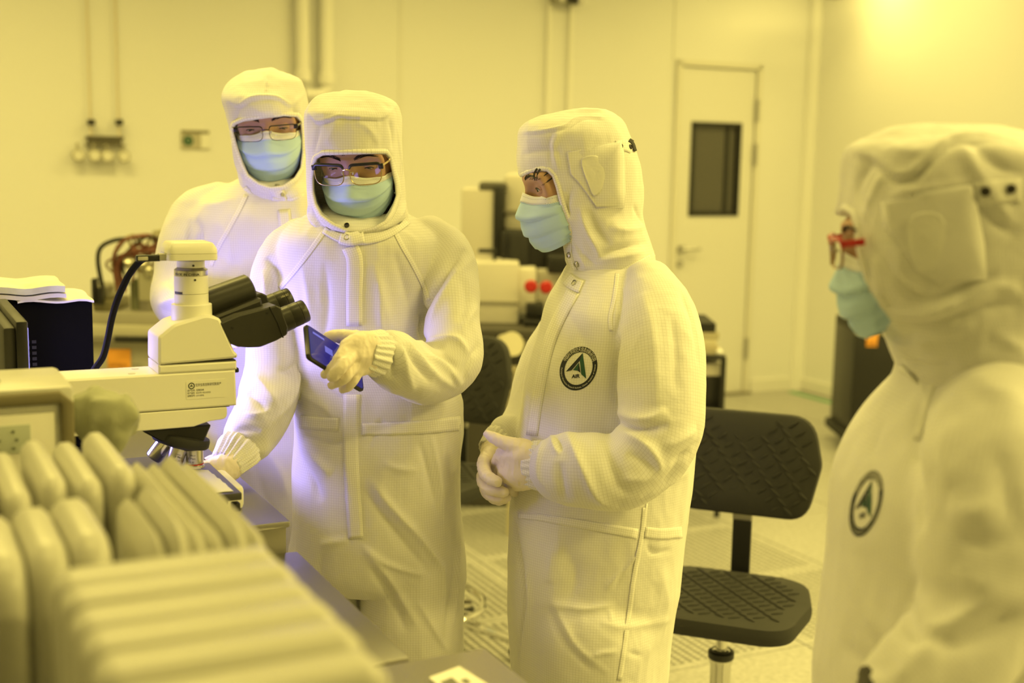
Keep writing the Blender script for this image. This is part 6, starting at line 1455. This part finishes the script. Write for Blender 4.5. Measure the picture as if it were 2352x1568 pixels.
# ------------------------------------------------------------------ tall man behind
D = 2.78
bm_ = thing('person', 'tallest person, standing behind with thin-framed glasses over a blue-green mask', 'person', (P(620, 900, D)[0], D, 0))
hd = Head((612, 292), 2.665, (.13, -.99), radians(14), radians(4.5), 0)
T = loft(rowspx([(405, 560, 716, D, .08, 2), (425, 530, 742, D, .11, 2.1), (455, 470, 790, D, .13, 2.1), (490, 446, 815, D, .15, 2.2), (540, 440, 820, D, .16, 2.3), (620, 452, 812, D, .16, 2.4), (720, 466, 800, D, .16, 2.4), (820, 476, 796, D, .16, 2.4), (950, 482, 800, D, .16, 2.4), (1080, 486, 806, D, .165, 2.4), (1200, 490, 806, D, .165, 2.4), (1280, 495, 800, D, .14, 2.3)]))
X = lambda px: P(px, 1200, D)[0]
legs = [loft([(X(c), D, .86, .07, .1, 2.2), (X(c), D, .72, .105, .14, 2.3), (X(c), D, .5, .1, .13, 2.2), (X(c), D, .25, .09, .12, 2.2), (X(c), D, .12, .075, .1, 2.1)]) for c in (565, 728)]
arm = chain([C4(500, 462, 2.78, 42), C4(452, 500, 2.77, 60), C4(428, 570, 2.74, 66), C4(418, 640, 2.71, 64), C4(412, 690, 2.67, 62), C4(440, 705, 2.58, 54), C4(475, 720, 2.50, 48), C4(500, 735, 2.45, 40)])
larm = chain([C4(760, 470, 2.78, 45), C4(800, 520, 2.80, 62), C4(815, 640, 2.82, 62), C4(805, 760, 2.8, 58), C4(780, 880, 2.74, 52), C4(770, 930, 2.70, 42)])
st = [([(452, 505), (462, 540), (452, 590), (440, 640)], 10, -10), ([(440, 480), (428, 540), (420, 600)], 12, 5), ([(362, 700), (400, 690), (440, 696)], 9, 7), ([(372, 715), (410, 712), (450, 716)], 8, -8), ([(380, 640), (410, 660), (440, 650)], 9, -5), ([(500, 500), (530, 560), (520, 620)], 14, 5), ([(480, 560), (520, 600), (560, 610)], 12, -5), ([(560, 600), (540, 660), (520, 720)], 12, 5), ([(600, 560), (600, 640), (580, 700)], 14, -5), ([(640, 500), (655, 560), (650, 620)], 14, 4), ([(460, 470), (500, 470), (540, 455)], 12, 4), ([(600, 1020), (640, 1080), (660, 1140)], 14, 6), ([(590, 1060), (600, 1120), (620, 1180)], 12, -6)]
cv, bv, _ = cloth('coverall', [T, arm, larm] + legs, .010, .006, bm_, st, 1030, (.0026, 14), None, (P(330, 700, 2.7)[0], 2.36, .1), (P(900, 700, 2.8)[0], 3.0, P(640, 405, D)[2] + .03), seed=22)
dh = 2.75
hr = rowspx([(462, 560, 740, dh + .02, .11, 2.2), (440, 562, 728, dh + .01, .12, 2.2), (410, 556, 716, dh, .118, 2.2), (375, 547, 711, dh, .116, 2.2), (330, 537, 708, dh, .116, 2.2), (290, 530, 706, dh, .118, 2.2), (255, 522, 705, dh, .12, 2.3), (232, 517, 702, dh, .118, 2.5), (208, 519, 697, dh, .095, 2.4), (186, 535, 690, dh, .074, 2.3), (171, 556, 672, dh, .054, 2.2), (161, 582, 645, dh, .034, 2), (156, 602, 624, dh, .015, 2)])
poly = [(533, 300), (540, 287), (565, 276), (605, 270), (650, 266), (682, 268), (693, 280), (696, 310), (697, 350), (692, 385), (676, 408), (650, 424), (622, 428), (595, 420), (570, 402), (556, 375), (544, 340)]
hst = [([(519, 228), (535, 236), (552, 240), (575, 226), (610, 222), (640, 226), (665, 240), (684, 228), (700, 212)], 4, 5), ([(520, 236), (550, 248), (575, 234), (610, 230), (640, 234), (665, 248)], 4, -4), ([(612, 160), (612, 190), (610, 218)], 3, 4), ([(555, 245), (545, 262), (536, 285)], 8, -4), ([(670, 245), (680, 260), (692, 275)], 8, -4), ([(570, 240), (600, 256), (650, 250)], 12, 4), ([(535, 330), (548, 380), (562, 410)], 8, 5), ([(700, 300), (700, 350), (698, 400)], 8, 4), ([(560, 425), (590, 445), (630, 452)], 7, -6), ([(700, 410), (670, 435), (645, 450)], 7, -6), ([(705, 430), (680, 450), (660, 458)], 8, 5)]
ho, bh = hood(hd, hr, poly, False, bm_, hst, .0042, 1030, seed=25, back=.012)
make_face(hd, bm_, radians(34), radians(20), brow_up=-.002)
make_mask(hd, bm_, top=-.010, bot=-.122, wid=.069, wrap=.062)
M_wire = mat('dark_wire', (.03, .025, .02), .3, .6); 
glasses(hd, bm_, 'thin dark half-rim glasses with a blue end piece', M_wire, M_wire, mat('temple_grey', (.3, .28, .24), .3, .6), cw=.0275, ch=.0165, cu=-.009, top_r=.0013, low_r=.00055, tend=.048)
strip('shoulder_tape', bv, [(566, 448), (545, 490), (520, 535), (498, 575), (485, 610)], 11, cv, M_fabt, .002)
strip('collar_band', bh, [(562, 430), (580, 452), (620, 465), (660, 462), (700, 450)], 13, ho, M_fabt, .002)
strip('neck_flap', bh, [(630, 428), (640, 445), (640, 462)], 30, ho, M_fabt, .002)
strip('collar_tab', bh, [(622, 462), (640, 468), (660, 464)], 26, ho, M_fabt, .004)
for q in ((637, 427), (648, 446), (638, 468)): snap(bh, *q, ho, .005)
strip('zip_placket', bv, [(652, 482), (656, 540), (652, 620), (648, 700)], 28, cv, M_fabt, .0022)
hand('glove', [[[(510, 740, 2.44, 30), (525, 752, 2.42, 28)]], [[(530, 745, 2.41, 14), (548, 756, 2.38, 12), (556, 770, 2.37, 10)], [(532, 752, 2.41, 14), (548, 766, 2.38, 12), (552, 782, 2.37, 10)], [(530, 760, 2.41, 13), (542, 776, 2.38, 11), (544, 790, 2.37, 10)], [(524, 766, 2.41, 12), (532, 782, 2.39, 10), (534, 794, 2.38, 9)], [(522, 740, 2.42, 15), (540, 738, 2.40, 12), (552, 744, 2.38, 10)]]], bm_)
hand('glove', [[[(768, 945, 2.69, 28), (764, 975, 2.67, 27)]], [[(756, 985, 2.66, 13), (752, 1010, 2.64, 11), (754, 1028, 2.63, 10)], [(763, 990, 2.66, 13), (760, 1018, 2.64, 11), (762, 1036, 2.63, 10)], [(770, 988, 2.67, 13), (770, 1014, 2.65, 11), (770, 1030, 2.64, 10)], [(777, 984, 2.68, 12), (778, 1004, 2.66, 10), (778, 1018, 2.65, 9)], [(756, 960, 2.66, 14), (746, 980, 2.64, 12), (744, 996, 2.63, 10)]]], bm_)
boots(bm_, [(X(565), D), (X(728), D)], (.1, -1))
# ------------------------------------------------------------------ nearest person, at the right edge
D = 1.52
rp = thing('person', 'nearest person, cut by the right edge, hooded profile with red glasses', 'person', (P(2200, 900, D)[0], D, 0))
hd = Head((1966, 566), 1.46, (-cos(radians(-10)), -sin(radians(-10))), radians(10), 0, .033)
T = loft(rowspx([(790, 2060, 2440, D, .08, 2), (840, 2066, 2470, D, .11, 2), (890, 2062, 2510, D, .15, 2.1), (950, 2016, 2550, D, .18, 2.2), (1030, 1966, 2580, D, .195, 2.3), (1110, 1936, 2590, D, .2, 2.4), (1190, 1926, 2590, D, .2, 2.4), (1290, 1921, 2580, D, .2, 2.4), (1400, 1908, 2570, D, .2, 2.4), (1500, 1895, 2565, D, .2, 2.4), (1600, 1885, 2560, D, .2, 2.4), (1800, 1890, 2540, D, .2, 2.4), (2000, 1900, 2520, D, .19, 2.4)]))
arm = chain([C4(2300, 880, 1.44, 90), C4(2290, 980, 1.39, 150), C4(2270, 1120, 1.35, 165), C4(2262, 1260, 1.33, 160), C4(2250, 1390, 1.32, 150), C4(2190, 1500, 1.30, 140), C4(2080, 1590, 1.28, 115), C4(2000, 1640, 1.28, 85), C4(1960, 1660, 1.28, 62)])
farm = chain([C4(2200, 920, 1.66, 100), C4(2120, 1100, 1.70, 110), C4(2090, 1300, 1.70, 105), C4(2030, 1480, 1.62, 90), C4(1990, 1580, 1.52, 60)])
xm = P(2220, 1500, D)[0]
legs = [chain([(xm, D + s_ * .1, .75, .14), (xm, D + s_ * .1, .4, .12), (xm, D + s_ * .1, .14, .09)], 4) for s_ in (-1, 1)]
for q in legs: q.uv = T.uv
st = [([(2120, 930), (2108, 1040), (2112, 1150), (2118, 1230)], 18, -24), ([(2150, 930), (2140, 1030), (2140, 1100)], 20, 10), ([(2030, 960), (2010, 1020), (2000, 1060)], 18, -8), ([(2110, 1300), (2090, 1400), (2096, 1440), (2118, 1480)], 18, -20), ([(2120, 1440), (2180, 1440), (2250, 1390), (2340, 1350)], 22, 18), ([(2150, 1490), (2220, 1470), (2300, 1430), (2350, 1400)], 20, -16), ([(2060, 1568), (2110, 1510), (2160, 1480)], 16, 12), ([(2200, 1300), (2240, 1340), (2300, 1330)], 22, 10), ([(2180, 1160), (2230, 1180), (2290, 1150)], 24, 10), ([(2200, 1220), (2260, 1250), (2320, 1230)], 24, -10), ([(2190, 960), (2170, 1050), (2180, 1120)], 24, 10), ([(2300, 1040), (2320, 1150), (2340, 1260)], 20, -12), ([(1960, 1300), (2000, 1420), (2060, 1480)], 26, 8), ([(1930, 1480), (1980, 1520), (2050, 1540)], 24, -8), ([(2230, 860), (2280, 900), (2340, 900)], 24, 8)]
cv, bv, _ = cloth('coverall', [T, arm, farm] + legs, .010, .008, rp, st, 1900, (.003, 12), None, (P(1860, 1400, D)[0], 1.10, .1), (P(2620, 1000, D)[0], 1.90, P(2200, 780, D)[2] + .03), seed=32)
dh = 1.50
hr = rowspx([(900, 2090, 2470, dh + .02, .12, 2.1), (850, 2072, 2460, dh + .01, .12, 2.1), (800, 2050, 2450, dh, .115, 2.1), (750, 2022, 2446, dh, .11, 2.1), (700, 1985, 2450, dh, .110, 2.8), (640, 1950, 2456, dh, .112, 3.2), (580, 1935, 2460, dh, .112, 3.4), (520, 1936, 2460, dh, .112, 3.4), (470, 1940, 2458, dh, .112, 3.0), (420, 1946, 2448, dh, .112, 2.6), (375, 1948, 2430, dh, .108, 2.4), (345, 1955, 2412, dh, .1, 2.4), (325, 1985, 2390, dh, .086, 2.3), (308, 2025, 2360, dh, .066, 2.2), (294, 2080, 2320, dh, .04, 2.1), (286, 2130, 2270, dh, .014, 2)])
poly = [(1880, 500), (1930, 482), (1948, 492), (1956, 515), (1963, 560), (1972, 600), (1984, 640), (1998, 690), (2010, 730), (2014, 770), (1960, 800), (1880, 800)]
hst = [([(1955, 345), (1985, 352), (2015, 365), (2060, 400), (2100, 392), (2160, 335), (2200, 318), (2270, 315), (2352, 330)], 7, 9), ([(1955, 360), (2010, 380), (2060, 414), (2105, 405), (2165, 350), (2210, 334), (2290, 332)], 8, -10), ([(2050, 345), (2100, 352), (2130, 345)], 7, 6), ([(1990, 490), (1970, 440), (1985, 390), (2010, 370)], 12, -8), ([(1980, 500), (2010, 430), (2030, 400)], 10, 8), ([(2120, 425), (2140, 380), (2160, 345)], 9, 7), ([(2200, 330), (2240, 390), (2280, 450), (2330, 530)], 14, 10), ([(2230, 330), (2290, 380), (2352, 400)], 14, -10), ([(2250, 470), (2290, 510), (2340, 540)], 12, -8), ([(2040, 455), (2080, 440), (2130, 435), (2230, 420)], 8, 6), ([(1990, 560), (2020, 590), (2060, 640), (2110, 680), (2160, 690)], 14, -8), ([(2015, 640), (2030, 690), (2060, 715), (2130, 715), (2210, 690), (2290, 655), (2352, 680)], 11, 14), ([(2080, 680), (2150, 680), (2240, 645), (2290, 630)], 12, -9), ([(2060, 740), (2120, 745), (2200, 730), (2280, 700), (2350, 700)], 12, -12), ([(2040, 780), (2090, 790), (2150, 790)], 12, 8), ([(2100, 790), (2160, 770), (2240, 745)], 16, 8), ([(2060, 820), (2120, 840), (2200, 840)], 10, -8), ([(2280, 760), (2320, 790), (2352, 800)], 14, 8)]
ho, bh = hood(hd, hr, poly, True, rp, hst, .0046, 1900, seed=35, noise=.0028, band=.008)
make_face(hd, rp, radians(10), radians(30), only=1)
make_mask(hd, rp, top=-.012, bot=-.118, fc=-.004, wrap=.076, wid=.064, loops=False)
M_red_gl = mat('red_acetate', (.5, .02, .015), .25)
glasses(hd, rp, 'red framed glasses', M_red_gl, mat('amber_rim', (.35, .22, .12), .25), M_red_gl, cw=.026, ch=.018, cu=-.006, top_r=.0032, low_r=.0016, armh=.008, full=False, tend=.068)
patch('ear_panel', bh, [(2022, 462), (2120, 440), (2232, 424), (2245, 470), (2262, 560), (2268, 640), (2160, 655), (2110, 630), (2060, 560), (2030, 520)], ho, M_fab, .0030)
patch('ear_mesh', bh, catmull([(2092, 500), (2130, 486), (2165, 500), (2180, 545), (2168, 590), (2120, 630), (2096, 600), (2086, 550)], 3, True), ho, fabric('ear_knit'), .0046)
strip('back_strap', bh, [(2240, 445), (2290, 440), (2345, 438)], 54, ho, M_fabt, .003)
for q in ((2264, 438), (2320, 434)): snap(bh, *q, ho, .0055, mat('snap_dark'))
strip('collar_tab', bh, [(2060, 850), (2080, 868), (2098, 890)], 40, ho, M_fabt, .004)
strip('shoulder_tape', bv, [(2150, 860), (2125, 930), (2105, 1010)], 16, cv, M_fabt, .002)
badge(bv, (1990, 1156), (37, -10), (12, -75), cv)
hand('glove', [[[(1955, 1662, 1.28, 60), (1905, 1690, 1.28, 56)]], [[(1890, 1670, 1.28, 24), (1850, 1690, 1.28, 20), (1830, 1710, 1.28, 17)], [(1888, 1690, 1.27, 24), (1846, 1712, 1.27, 20), (1830, 1736, 1.27, 17)], [(1892, 1710, 1.27, 23), (1856, 1734, 1.27, 19), (1842, 1756, 1.27, 16)], [(1900, 1726, 1.27, 21), (1872, 1750, 1.27, 17), (1862, 1768, 1.27, 14)], [(1920, 1660, 1.29, 26), (1890, 1650, 1.30, 20), (1870, 1660, 1.3, 16)]]], rp, h=.003)
boots(rp, [(xm, D - .1), (xm, D + .1)], (-1, .1))
# crumpled film bag beside the instrument box
_c = [P(x, y, 1.66) for x, y in ((208, 945), (236, 940), (264, 960), (230, 985), (264, 995))]
def _bag(p):
    d = chain([(*q, .03) for q in _c[:3]], 3)(p); d = smin(d, chain([(*_c[3], .03), (*_c[4], .024)], 3)(p), .02)
    return d + .012 * (np.abs(vnoise(p * 26, 3)) - .3) + .006 * vnoise(p * 60, 8)
V, Q = surface(_bag, np.min(_c, 0) - .07, np.max(_c, 0) + .07, .004)
V = relax(V, Q, 2, .5); Q = largest(Q, len(V))
bg = thing('film_bag', 'crumpled grey-green plastic bag wedged between instrument box and microscope arm', 'bag', np.mean(_c, 0) - np.array([0, 0, .06]))
link('bag', mesh_np('bag', V, Q), mat('bag_film', (.36, .37, .25), 0.6, bump=.6, bscale=60), bg, True)
